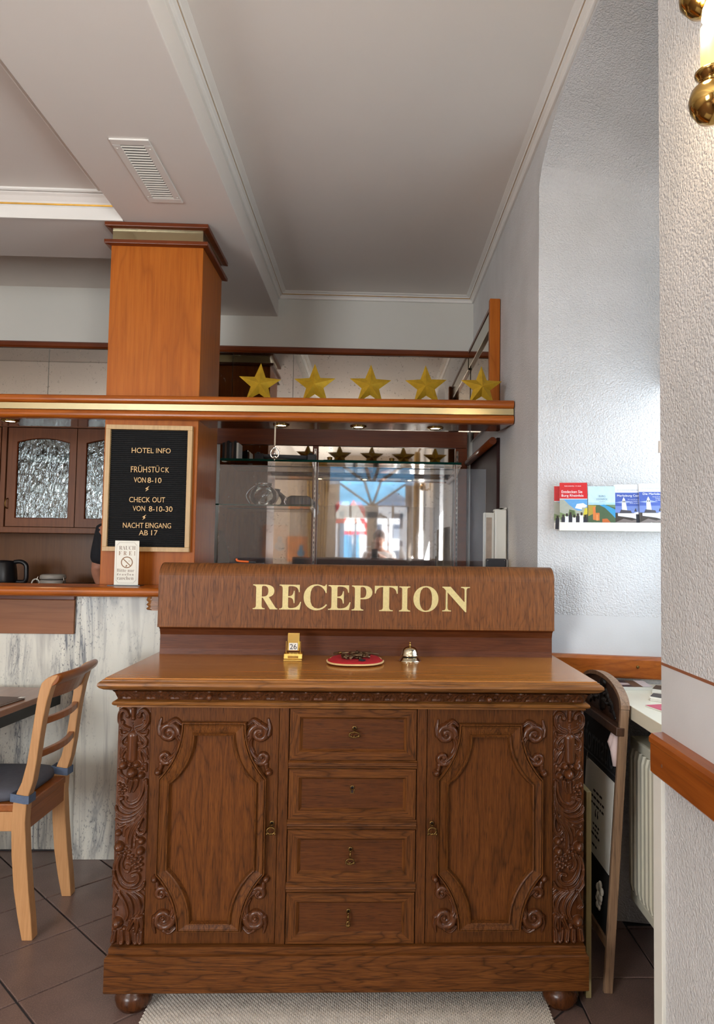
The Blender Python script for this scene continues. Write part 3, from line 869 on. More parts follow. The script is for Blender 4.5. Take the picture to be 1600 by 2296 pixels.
# metal drop with crystal hanging under the shelf
hg = thing('hanging_ornament', 'small metal drop ornament with a crystal hanging under the shelf', 'ornament', (-0.427, 1.25, 1.984))
m = MB(); m.box(-0.4305, -0.4235, 1.2495, 1.2505, 1.868, 1.983); m.build('hanger', M['steel'], hg)
m = MB(); pts = []
for i in range(33):
    a = math.pi / 2 + 2 * math.pi * i / 32
    pts.append((-0.427 + 0.0195 * math.cos(a), 1.25, 1.838 + 0.024 * math.sin(a) + (0.006 if abs(math.cos(a)) < 0.25 else 0)))
m.tube(pts, 0.0038, 6, caps=False); m.lathe([(0.0075, 0.014), (0.004, 0.020), (0.0015, 0.03)], (-0.427, 1.25, 1.846), 8); m.lathe([(0.001, 0), (0.004, 0.010)], (-0.427, 1.25, 1.802), 8)
m.build('hoop', M['silver'], hg)
m = MB(); m.sphere((-0.427, 1.25, 1.836), 0.007, 8, 4, sc=(1, 1, 1.3)); m.tube([(-0.427, 1.25, 1.843), (-0.427, 1.25, 1.858)], 0.0008, 5)
m.build('crystal', M['silver'], hg)

# ---- letter board on the column
lb = thing('letter_board', 'black felt letter board in pale wooden frame with hotel information', 'letter board', (-1.005, 1.224, 1.36))
LX0, LX1, LZ0, LZ1, LY = -1.207, -0.806, 1.361, 1.953, 1.2235
fr = 0.0215
m = MB()
for a, b_, c, d in ((LX0, LX1, LZ1 - fr, LZ1), (LX0, LX1, LZ0, LZ0 + fr)):
    m.box(a, b_, LY - 0.026, LY, c, d)
for a, b_ in ((LX0, LX0 + fr), (LX1 - fr, LX1)):
    m.box(a, b_, LY - 0.026, LY, LZ0 + fr, LZ1 - fr)
m.build('frame', M['board_frame'], lb, bevel=0.0015)
m = MB()
nr = 58; zz = np.linspace(LZ0 + fr, LZ1 - fr, nr + 1)
poly = [(LY - 0.002, LZ0 + fr)]
for i in range(nr):
    h = zz[i + 1] - zz[i]
    poly += [(LY - 0.008, zz[i] + h * 0.02), (LY - 0.013, zz[i] + h * 0.25), (LY - 0.013, zz[i] + h * 0.75), (LY - 0.008, zz[i] + h * 0.98)]
poly += [(LY - 0.002, LZ1 - fr)]
m.prism(poly, LX0 + fr, LX1 - fr, 'x'); m.build('felt', M['felt'], lb)
def lbx(u): return LX0 + (u - 234.5) / 482.0
def lbz(v, u): return 1.9545 - (v - 951.5 - (u - 238) * 0.026) / 484.0
rows = [('HOTEL', 292, 341, 1017, 1005), ('INFO', 346.5, 379, 1018, 1006.5), ('FRÜH', 291.5, 327.5, 1061, 1044.5), ('STÜ', 330.5, 355, 1061.5, 1045.5), ('C', 358.5, 366, 1061, 1050.5), ('K', 369, 377, 1062.5, 1050.5),
        ('VON', 299, 325.5, 1084.5, 1072.5), ('8-10', 329.5, 360.5, 1085.5, 1073.5), ('CHECK', 290, 336.5, 1129, 1117), ('OUT', 341.5, 370, 1130, 1118), ('VON', 298.5, 326, 1149, 1137.5), ('8-10-30', 334.5, 387, 1150.5, 1138.5),
        ('NACHT', 278, 323.5, 1187, 1175), ('EINGANG', 328, 385, 1188, 1176), ('AB', 314, 334, 1204, 1192.5), ('17', 341.5, 355.5, 1204.5, 1193)]
for s, u0, u1, vb, vt in rows:
    vv, ff = text_geo(s, (lbx(u0), lbx(u1), lbz(vb, u0), lbz(vt, u0)), 0.0)
    m = MB(); m.add([(p[0], LY - 0.0150, p[2]) for p in vv], ff)
    o = m.build('letters', M['letter_beige'], lb)
    md = o.modifiers.new('thick', 'SOLIDIFY'); md.thickness = 0.0018; md.offset = 0
for uc, vc in ((329, 1099), (324.5, 1163.5)):
    bolt = [(4, -6), (-4.5, 0), (-0.5, 0.8), (-3.8, 6.5), (4.0, 0.6), (0.5, -0.4), (4.8, -6)]
    m = MB(); m.prism([(lbx(uc + a), lbz(vc + b_, uc)) for a, b_ in bolt], LY - 0.016, LY - 0.0135, 'y')
    m.build('lightning_bolt', M['letter_beige'], lb)

# ---- RAUCH FREI table card
rc = thing('no_smoking_card', 'cream table card reading RAUCH FREI standing on the bar ledge', 'sign', (-1.062, 1.10, 1.207))
QX0, QX1, QZ0, QZ1, QY = -1.116, -1.008, 1.2095, 1.410, 1.115
m = MB(); m.box(-1.135, -0.990, 1.085, 1.145, 1.2075, 1.2105); m.build('foot', M['black'], rc)
m = MB(); m.box(QX0, QX1, QY, QY + 0.002, 1.2106, QZ1); m.build('card', M['card'], rc)
def qx(a): return QX0 + (a / 860.0) * (QX1 - QX0)
def qz(b_): return QZ1 - (b_ / 1610.0) * (QZ1 - 1.2106)
for s, x0, x1, zb, zt, ser, mt in (('RAUCH', 150, 735, 335, 190, 'bold', 'card_ink2'), ('F', 140, 240, 530, 385, 'bold', 'card_ink'), ('R', 310, 425, 530, 385, 'bold', 'card_ink'), ('E', 505, 605, 530, 385, 'bold', 'card_ink'), ('I', 690, 730, 535, 385, 'bold', 'card_ink'),
                              ('Bitte', 100, 425, 1140, 1025, 'bold', 'card_ink2'), ('nur', 480, 710, 1140, 1060, 'bold', 'card_ink2'), ('rauchen', 100, 690, 1425, 1300, 'bold', 'card_ink2')):
    vv, ff = text_geo(s, (qx(x0), qx(x1), qz(zb), qz(zt)), 0.0, ser, -0.012)
    m = MB(); m.add([(p[0], QY - 0.0006, p[2]) for p in vv], ff); m.build('lettering', M[mt], rc)
for i, ch in enumerate('draußen'):
    hh = 1180 if ch in 'dß' else 1212
    vv, ff = text_geo(ch, (qx(100 + i * 90), qx(155 + i * 90), qz(1268), qz(hh)), 0.0, 'bold')
    m = MB(); m.add([(p[0], QY - 0.0006, p[2]) for p in vv], ff); m.build('lettering', M['card_ink2'], rc)
m = MB(); cx, cz, rr = qx(440), qz(790), 0.0265
ring = [[], []]
for i in range(36):
    a = 2 * math.pi * i / 36
    ring[0].append((cx + rr * math.cos(a), QY - 0.0007, cz + rr * math.sin(a) * 0.98)); ring[1].append((cx + (rr - 0.0042) * math.cos(a), QY - 0.0007, cz + (rr - 0.0042) * math.sin(a) * 0.98))
m.loops(ring, caps=False)
m.add([(cx - 0.0195, QY - 0.0008, cz + 0.0155), (cx - 0.0165, QY - 0.0008, cz + 0.0180), (cx + 0.0190, QY - 0.0008, cz - 0.0155), (cx + 0.0160, QY - 0.0008, cz - 0.0180)], [(0, 1, 2, 3)])
m.add([(cx - 0.006, QY - 0.0008, cz - 0.019), (cx - 0.0015, QY - 0.0008, cz - 0.021), (cx + 0.003, QY - 0.0008, cz - 0.013), (cx - 0.002, QY - 0.0008, cz - 0.011)], [(0, 1, 2, 3)])
for dx in (0.006, 0.011):
    m.add([(cx + dx, QY - 0.0008, cz + 0.002), (cx + dx + 0.001, QY - 0.0008, cz + 0.002), (cx + dx + 0.004, QY - 0.0008, cz + 0.010), (cx + dx + 0.003, QY - 0.0008, cz + 0.010)], [(0, 1, 2, 3)])
m.build('no_smoking_mark', M['card_ink'], rc)
m = MB()
bp = [(150, 65), (700, 65), (730, 120), (785, 160), (785, 1450), (730, 1490), (700, 1545), (150, 1545), (120, 1490), (65, 1450), (65, 160), (120, 120)]
ins = [(425 + (a - 425) * 0.984, 805 + (b_ - 805) * 0.991) for a, b_ in bp]
m.loops([[(qx(a), QY - 0.0006, qz(b_)) for a, b_ in bp], [(qx(a), QY - 0.0006, qz(b_)) for a, b_ in ins]], caps=False)
m.build('border', M['card_ink2'], rc)

# ================================================================== RECEPTION SIDEBOARD
def relief(strokes, w, h, nx, nz, amp, keep_all=True, ground=0.0):
    """carved height field on a w x h panel from strokes/blobs: list of (points, r0, r1, rise[, groove]) in metres"""
    xs = np.linspace(0, w, nx + 1); zs = np.linspace(0, h, nz + 1)
    X, Z = np.meshgrid(xs, zs)
    H = np.zeros_like(X)
    for st in strokes:
        pts, r0, r1, rise = st[:4]
        groove = st[4] if len(st) > 4 else 0.0
        path = catmull(pts, 9) if len(pts) > 1 else [pts[0]]
        n = len(path)
        for k, (px, pz) in enumerate(path):
            t = k / max(1, n - 1)
            r = r0 + (r1 - r0) * t
            i0, i1 = np.searchsorted(xs, [px - r, px + r]); j0, j1 = np.searchsorted(zs, [pz - r, pz + r])
            if i1 <= i0 or j1 <= j0: continue
            d2 = ((X[j0:j1, i0:i1] - px) ** 2 + (Z[j0:j1, i0:i1] - pz) ** 2) / (r * r)
            hh = np.sqrt(np.clip(1 - d2, 0, 1)) * rise * r
            H[j0:j1, i0:i1] = np.maximum(H[j0:j1, i0:i1], hh)
        if groove:
            for k, (px, pz) in enumerate(path):
                t = k / max(1, n - 1); r = (r0 + (r1 - r0) * t) * 0.24
                i0, i1 = np.searchsorted(xs, [px - r, px + r]); j0, j1 = np.searchsorted(zs, [pz - r, pz + r])
                if i1 <= i0 or j1 <= j0: continue
                d2 = ((X[j0:j1, i0:i1] - px) ** 2 + (Z[j0:j1, i0:i1] - pz) ** 2) / (r * r)
                H[j0:j1, i0:i1] -= 0  # grooves are cut below as one field
    G = np.zeros_like(H)
    for st in strokes:
        if len(st) > 4 and st[4]:
            pts, r0, r1, rise, groove = st
            path = catmull(pts, 12); n = len(path)
            for k, (px, pz) in enumerate(path):
                t = k / max(1, n - 1); r = (r0 + (r1 - r0) * t) * 0.30
                i0, i1 = np.searchsorted(xs, [px - r, px + r]); j0, j1 = np.searchsorted(zs, [pz - r, pz + r])
                if i1 <= i0 or j1 <= j0: continue
                d2 = ((X[j0:j1, i0:i1] - px) ** 2 + (Z[j0:j1, i0:i1] - pz) ** 2) / (r * r)
                G[j0:j1, i0:i1] = np.maximum(G[j0:j1, i0:i1], np.sqrt(np.clip(1 - d2, 0, 1)) * r * groove * 1.5)
    H = np.maximum(H - G, 0) * amp + ground
    return X, Z, H

def relief_mesh(mb, X, Z, H, org, flipx=False, flipz=False, w=0, h=0, keep_all=True, y=0.0, thresh=1e-5):
    nz, nx = X.shape
    xx = (w - X) if flipx else X
    zz = (h - Z) if flipz else Z
    idx = -np.ones(X.shape, int)
    if keep_all:
        use = np.ones((nz - 1, nx - 1), bool)
    else:
        Hm = np.maximum.reduce([H[:-1, :-1], H[1:, :-1], H[:-1, 1:], H[1:, 1:]])
        use = Hm > thresh
    vs, fs = [], []
    def vid(j, i):
        if idx[j, i] < 0:
            idx[j, i] = len(vs)
            vs.append((org[0] + xx[j, i], y - H[j, i], org[2] + zz[j, i]))
        return idx[j, i]
    for j in range(nz - 1):
        for i in range(nx - 1):
            if use[j, i]:
                fs.append((vid(j, i), vid(j, i + 1), vid(j + 1, i + 1), vid(j + 1, i)))
    mb.add(vs, fs, 0, True)

desk = thing('reception_sideboard', 'carved dark oak reception sideboard with RECEPTION sign board, four drawers and two doors', 'sideboard', (0, 0.3, 0))
YF = 0.060
# carcass (behind the front pieces)
m = MB(); m.box(-0.706, 0.706, YF + 0.022, 0.52, 0.19, 0.915); m.build('carcass', M['oak_v'], desk)
# table top with moulded edge
m = MB()
m.rects([(-0.713, 0.713, 0.022, 0.53, 0.9595), (-0.722, 0.722, 0.012, 0.53, 0.9625), (-0.734, 0.734, 0.0, 0.53, 0.966), (-0.743, 0.743, -0.010, 0.53, 0.972),
         (-0.748, 0.748, -0.016, 0.53, 0.979), (-0.747, 0.747, -0.014, 0.53, 0.986), (-0.741, 0.741, -0.008, 0.53, 0.991), (-0.738, 0.738, -0.006, 0.53, 0.9915), (-0.737, 0.737, -0.005, 0.53, 0.995), (-0.732, 0.732, 0.0, 0.53, 0.9965)])
m.build('moulded_edge', M['oak_edge'], desk)
m = MB(); m.box(-0.7315, 0.7315, 0.0005, 0.53, 0.990, 1.0); m.build('table_top', M['oak_top'], desk, bevel=0.002)
# carved frieze: repeated leaf motif on a coved strip
unit = 0.0715
nu = 17
def frieze_field(w, n_units, off):
    st = []
    for k in range(n_units + 1):
        c = off + k * unit
        for s in (-1, 1):
            st.append(([(c + s * 0.003, 0.030), (c + s * 0.010, 0.024), (c + s * 0.018, 0.014), (c + s * 0.020, 0.004)], 0.0050, 0.0042, 0.9))
            st.append(([(c + s * 0.013, 0.030), (c + s * 0.022, 0.024), (c + s * 0.028, 0.014), (c + s * 0.0300, 0.006)], 0.0050, 0.0036, 1.0))
            st.append(([(c + s * 0.0255, 0.0285), (c + s * 0.0335, 0.024)], 0.0050, 0.0050, 1.0))
        st.append(([(c + 0.0357, 0.015)], 0.0062, 0.0062, 1.2))
        st.append(([(c - 0.010, 0.0030), (c + 0.010, 0.0030)], 0.0036, 0.0036, 1.0))
        st.append(([(c, 0.020), (c, 0.008)], 0.0042, 0.0030, 0.8))
    return st
FZ0, FZ1 = 0.929, 0.9595
m = MB()
X_, Z_, H_ = relief(frieze_field(1.41, 19, 0.026), 1.41, FZ1 - FZ0, 620, 16, 1.0)
cove = 0.040 - 0.026 * (Z_ / (FZ1 - FZ0)) ** 1.5
vs = [(-0.705 + X_[j, i], cove[j, i] - H_[j, i] * 1.35, FZ0 + Z_[j, i]) for j in range(X_.shape[0]) for i in range(X_.shape[1])]
nx = X_.shape[1]
m.add(vs, [(j * nx + i, j * nx + i + 1, (j + 1) * nx + i + 1, (j + 1) * nx + i) for j in range(X_.shape[0] - 1) for i in range(nx - 1)], 0, True)
m.build('carved_frieze', M['oak_dark'], desk)
m = MB()
X_, Z_, H_ = relief(frieze_field(0.47, 6, 0.03), 0.47, FZ1 - FZ0, 200, 14, 1.0)
for s in (-1, 1):
    vs = [(s * (0.705 + 0.022 * (Z_[j, i] / (FZ1 - FZ0)) ** 1.6 + H_[j, i] * 0.9 - 0.002), 0.045 + X_[j, i], FZ0 + Z_[j, i]) for j in range(X_.shape[0]) for i in range(X_.shape[1])]
    nx = X_.shape[1]
    m.add(vs, [(j * nx + i, j * nx + i + 1, (j + 1) * nx + i + 1, (j + 1) * nx + i) for j in range(X_.shape[0] - 1) for i in range(nx - 1)], 0, True)
m.rects([(-0.70, 0.70, 0.050, 0.52, 0.9295), (-0.706, 0.706, 0.034, 0.52, 0.959)])
m.build('carved_frieze_return', M['oak_dark'], desk)
for xk in (-0.425, 0.405):
    m = MB(); m.lathe([(0.003, 0.040), (0.004, 0.022), (0.0085, 0.016), (0.0095, 0.010), (0.006, 0.004), (0.001, 0.002)], (xk, -0.012, 0.944), 14, 'y'); m.build('knob', M['oak_dark'], desk)
# astragal
m = MB()
m.rects([(-0.708, 0.708, 0.058, 0.52, 0.9035), (-0.711, 0.711, 0.050, 0.52, 0.904), (-0.711, 0.711, 0.050, 0.52, 0.909), (-0.716, 0.716, 0.044, 0.52, 0.910), (-0.7205, 0.7205, 0.038, 0.52, 0.9135),
         (-0.7215, 0.7215, 0.036, 0.52, 0.918), (-0.7195, 0.7195, 0.039, 0.52, 0.9225), (-0.715, 0.715, 0.045, 0.52, 0.925), (-0.710, 0.710, 0.050, 0.52, 0.9285), (-0.70, 0.70, 0.06, 0.52, 0.929)])
m.build('astragal', M['oak_edge'], desk)
# plinth
m = MB()
m.rects([(-0.712, 0.712, 0.030, 0.52, 0.081), (-0.7145, 0.7145, 0.026, 0.52, 0.085), (-0.7145, 0.7145, 0.026, 0.52, 0.182), (-0.710, 0.710, 0.031, 0.52, 0.1855), (-0.708, 0.708, 0.040, 0.52, 0.187),
         (-0.708, 0.708, 0.040, 0.52, 0.2035), (-0.7065, 0.7065, 0.043, 0.52, 0.2055), (-0.704, 0.704, 0.058, 0.52, 0.2055)])
m.build('plinth', M['oak_h'], desk)
for fx, fy in ((-0.648, 0.105), (0.648, 0.105), (-0.648, 0.45), (0.648, 0.45)):
    m = MB(); m.lathe([(0.030, 0.0), (0.042, 0.004), (0.052, 0.018), (0.056, 0.036), (0.050, 0.054), (0.040, 0.062), (0.040, 0.068), (0.050, 0.072), (0.050, 0.082)], (fx, fy, 0), 24); m.build('bun_foot', M['oak_dark'], desk)

# stiles beside the drawers
for s in (-1, 1):
    m = MB(); m.box(min(s * 0.195, s * 0.224), max(s * 0.195, s * 0.224), YF - 0.004, YF + 0.03, 0.2056, 0.9034); m.build('stile', M['oak_v'], desk, bevel=0.0015)

# carved pilasters (left one as read from the photograph, the other mirrored)
PW, PH = 0.095, 0.697
def pc(x, y):
    t = (y - 95) / 1660.0
    return ((x - (145 - 55 * t)) / 222.0 * PW, PH * (1 - t))
def P_(pts, r0, r1=None, rise=1.0, groove=0.0):
    k = PW / 222.0
    r1 = r0 if r1 is None else r1
    if len(pts) > 1: k *= 1.14; rise *= 1.0
    return ([pc(*p) for p in pts], r0 * k, r1 * k, rise, groove) if groove else ([pc(*p) for p in pts], r0 * k, r1 * k, rise)
S = []
# cartouche
for s in (-1, 1):
    mx = lambda x: 250 + s * (x - 250)
    S += [P_([(mx(292), 152), (mx(300), 128), (mx(325), 118), (mx(346), 140), (mx(350), 178), (mx(338), 214), (mx(308), 240), (mx(278), 252)], 13, 16, 1.1, 0.9),
          P_([(mx(325), 200), (mx(335), 225), (mx(318), 252), (mx(285), 262)], 12, 9, 1.0, 0.6),
          P_([(mx(290), 155)], 19, 19, 1.0),
          P_([(mx(262), 250), (mx(278), 275), (mx(310), 300), (mx(335), 330), (mx(330), 362), (mx(305), 370), (mx(295), 350)], 9, 15, 1.1, 0.8),
          P_([(mx(268), 262), (mx(300), 285), (mx(335), 290), (mx(345), 262)], 8, 9, 1.0),
          P_([(mx(285), 300), (mx(290), 330), (mx(300), 350)], 7, 9, 0.9),
          P_([(mx(305), 390), (mx(325), 420), (mx(340), 460)], 15, 9, 0.9, 0.6),
          P_([(mx(290), 400), (mx(295), 440), (mx(310), 480)], 13, 8, 0.9, 0.6),
          P_([(mx(335), 390), (mx(345), 430)], 10, 6, 0.8)]
S += [P_([(250, 105), (250, 130), (248, 160)], 15, 13, 1.2), P_([(248, 172)], 17, 17, 1.0)]
for k in range(4): S.append(P_([(244, 205 + 16 * k)], 8, 8, 1.1))
S += [P_([(242, 300), (238, 370), (234, 455)], 36, 34, 0.55)]
# fruits
for x, y, r in ((178, 505, 30), (222, 503, 17), (270, 500, 25), (240, 557, 38), (300, 575, 25), (175, 470, 16), (310, 525, 18)): S.append(P_([(x, y)], r, r, 1.05))
S += [P_([(150, 545), (165, 575), (200, 600)], 15, 9, 0.9, 0.6), P_([(330, 500), (335, 545)], 13, 8, 0.8)]
for x, y, r in ((150, 640, 16), (176, 648, 14), (160, 672, 14), (190, 682, 13), (172, 702, 12), (150, 700, 12), (200, 655, 11)): S.append(P_([(x, y)], r, r, 1.0))
S += [P_([(235, 615), (230, 650), (220, 690)], 18, 10, 0.9, 0.6), P_([(270, 610), (265, 650), (245, 690)], 17, 9, 0.9, 0.6), P_([(205, 600), (200, 625), (205, 640)], 13, 8, 0.9)]
# big acanthus
S += [P_([(335, 610), (338, 680), (318, 760), (262, 815), (200, 815), (160, 780), (150, 745), (172, 735)], 11, 13, 1.2, 0.8),
      P_([(342, 650), (340, 730), (305, 800), (250, 850), (190, 860), (140, 835), (125, 800)], 12, 11, 1.1, 0.7),
      P_([(345, 700), (335, 780), (290, 845), (230, 890), (170, 905), (125, 890)], 12, 9, 1.0, 0.7),
      P_([(320, 620), (310, 690), (280, 750), (230, 775), (195, 755), (200, 730)], 10, 10, 1.1, 0.6),
      P_([(345, 760), (320, 850), (270, 920), (235, 990), (225, 1080)], 16, 12, 1.1, 0.9),
      P_([(330, 830), (295, 900), (262, 980), (250, 1080)], 15, 9, 1.0, 0.8),
      P_([(290, 860), (235, 930), (205, 1000), (205, 1050)], 14, 9, 1.0, 0.8),
      P_([(250, 900), (190, 950), (180, 1000)], 13, 8, 0.9, 0.7),
      P_([(335, 840), (338, 910), (322, 970), (290, 980), (270, 950), (285, 930)], 14, 12, 1.2, 0.7),
      P_([(195, 920), (150, 940), (135, 925)], 10, 7, 0.9)]
for x, y, r in ((143, 980, 24), (152, 1073, 37), (302, 1035, 27), (275, 1020, 18), (295, 1105, 30)): S.append(P_([(x, y)], r, r, 1.0))
for x, y in ((195, 1088), (190, 1122), (218, 1112), (212, 1152), (240, 1140), (236, 1172), (262, 1160), (258, 1192), (284, 1182), (280, 1212), (300, 1160), (302, 1200), (262, 1222), (290, 1240), (240, 1205)): S.append(P_([(x, y)], 15, 15, 1.0))
# lower acanthus
S += [P_([(165, 1130), (140, 1190), (150, 1270), (195, 1330), (250, 1335), (282, 1300), (272, 1265), (240, 1272)], 12, 14, 1.2, 0.8),
      P_([(140, 1140), (115, 1210), (120, 1290), (160, 1360), (225, 1385), (290, 1370), (322, 1330)], 11, 12, 1.1, 0.7),
      P_([(185, 1140), (168, 1190), (180, 1235), (210, 1245), (222, 1220), (205, 1205)], 11, 11, 1.2, 0.6),
      P_([(112, 1240), (108, 1330), (150, 1400), (190, 1470), (205, 1540), (190, 1580)], 14, 12, 1.1, 0.9),
      P_([(150, 1380), (130, 1440), (110, 1490), (130, 1510)], 13, 11, 1.0, 0.7),
      P_([(180, 1385), (225, 1450), (240, 1520), (222, 1580)], 15, 11, 1.1, 0.9),
      P_([(220, 1385), (275, 1440), (290, 1510), (265, 1560)], 15, 10, 1.0, 0.8),
      P_([(260, 1385), (310, 1425), (322, 1480), (305, 1530)], 13, 9, 1.0, 0.7),
      P_([(295, 1370), (320, 1395)], 11, 8, 0.9)]
S += [P_([(140, 1597)], 38, 38, 1.0), P_([(185, 1640)], 18, 18, 1.0),
      P_([(250, 1570), (225, 1620), (205, 1660)], 20, 12, 1.0, 0.7), P_([(275, 1570), (270, 1630), (260, 1670)], 20, 12, 1.0, 0.7), P_([(300, 1565), (305, 1620), (300, 1665)], 16, 10, 1.0, 0.7)]
for x0, x1 in ((112, 106), (160, 165), (200, 212), (245, 258), (290, 292)):
    S += [P_([(x0 + 5, 1660), (x1, 1725)], 15, 20, 0.8, 0.6)]
for x in (165, 215, 262, 296): S.append(P_([(x, 1738)], 20, 20, 1.0))
# low mounds of foliage under the strokes
for (x, y, r) in ((250, 190, 75), (250, 330, 85), (240, 430, 80), (235, 530, 80), (240, 640, 85), (235, 740, 90), (230, 840, 95), (230, 940, 90), (225, 1040, 90), (220, 1140, 90), (215, 1240, 90), (210, 1330, 90), (210, 1440, 95), (205, 1540, 95), (200, 1650, 90)):
    S.append(P_([(x, y)], r, r, 0.045))
XP, ZP, HP = relief(S, PW, PH, 110, 740, 1.75)
def smooth2(H):
    K = H.copy()
    K[1:-1, 1:-1] = (H[1:-1, 1:-1] * 4 + H[:-2, 1:-1] * 2 + H[2:, 1:-1] * 2 + H[1:-1, :-2] * 2 + H[1:-1, 2:] * 2 + H[:-2, :-2] + H[2:, 2:] + H[:-2, 2:] + H[2:, :-2]) / 16
    return K
HP = smooth2(HP)
for s in (-1, 1):
    m = MB()
    relief_mesh(m, XP, ZP, HP, (-0.708 if s < 0 else 0.613, 0, 0.2056), flipx=(s > 0), w=PW, h=PH, y=YF + 0.002)
    m.build('carved_pilaster', M['oak_dark'], desk)
    m = MB(); x0 = -0.708 if s < 0 else 0.613
    m.box(x0, x0 + PW, YF + 0.003, YF + 0.024, 0.2056, 0.903); m.build('pilaster_ground', M['oak_v'], desk)

# doors
K2 = 1.0 / 2262.0
def dc(x, y):                                  # from the photograph to door coordinates (metres from the door centre line / from its top)
    t = (y - 95) / 1650.0
    return ((x - (822 - 55 * t)) * K2, 0.903 - (y - 90) * K2 * 0.9715)
def D_(pts, r0, r1=None, rise=1.0, groove=0.0):
    r1 = r0 if r1 is None else r1
    pp = [dc(*p) for p in pts]
    return (pp, r0 * K2, r1 * K2, rise, groove) if groove else (pp, r0 * K2, r1 * K2, rise)
def spiral(cx, cy, r0, r1, a0, turns, n=26):
    return [(cx + (r0 + (r1 - r0) * i / n) * math.cos(a0 + turns * 2 * math.pi * i / n), cy + (r0 + (r1 - r0) * i / n) * math.sin(a0 + turns * 2 * math.pi * i / n)) for i in range(n + 1)]
SC = [D_(spiral(510, 268, 66, 12, math.radians(15), -1.50, 44), 29, 17, 0.95),
      D_([(508, 270)], 17, 17, 1.5),
      D_([(578, 285), (591, 320), (580, 375), (550, 425), (512, 458)], 31, 25, 0.9, 0.6),
      D_(spiral(484, 436, 42, 10, math.radians(35), 1.2, 30), 22, 14, 1.0),
      D_([(488, 432)], 15, 15, 1.6),
      D_([(455, 480), (452, 505), (440, 530)], 19, 15, 1.0),
      D_([(434, 536)], 26, 26, 1.2),
      D_([(452, 270), (444, 225), (456, 168)], 24, 9, 0.9, 0.5),
      D_([(520, 200), (556, 178), (592, 206)], 26, 12, 1.0, 0.5),
      D_([(560, 300), (562, 350), (540, 395)], 11, 8, 1.5)]
LX, LZ, LW, LH = -0.182, 0.690, 0.090, 0.190
SCl = [([(p[0] - LX, p[1] - LZ) for p in s_[0]],) + tuple(s_[1:]) for s_ in SC]
XS, ZS, HS = relief(SCl, LW, LH, 120, 252, 1.55)
HS = smooth2(HS)
def outline(o):
    """closed outline of the eared panel frame at inset o (0 = outer .. 1 = inner), clockwise, door coordinates"""
    tw = 0.0965 + (0.0515 - 0.0965) * o          # half width of the straight top
    sw = 0.1615 + (0.1235 - 0.1615) * o          # half width of the straight sides
    zt = 0.862 - 0.0455 * o; zb = 0.2595 + 0.0410 * o if False else 0.2475 + 0.0290 * o
    za = 0.6945 - 0.018 * o; zc = 0.4125 + 0.018 * o
    pts = []
    n = 12
    def arc(x0, z0, x1, z1):
        # starts vertical at (x0,z0) and curves out to (x1,z1)
        dx, dz = abs(x1 - x0), abs(z1 - z0)
        R = (dx * dx + dz * dz) / (2 * dx)
        sx = 1 if x1 > x0 else -1; sz = 1 if z1 > z0 else -1
        A = math.asin(min(1, dz / R))
        return [(x0 + sx * (R - R * math.cos(A * i / n)), z0 + sz * R * math.sin(A * i / n)) for i in range(n + 1)]
    a1 = arc(tw, zt, sw, za)
    pts += a1
    a2 = arc(tw, zb, sw, zc)
    pts += a2[::-1]
    pts += [(-x, z) for x, z in a2]
    pts += [(-x, z) for x, z in a1[::-1]]
    return pts
keyhole_pts = {}
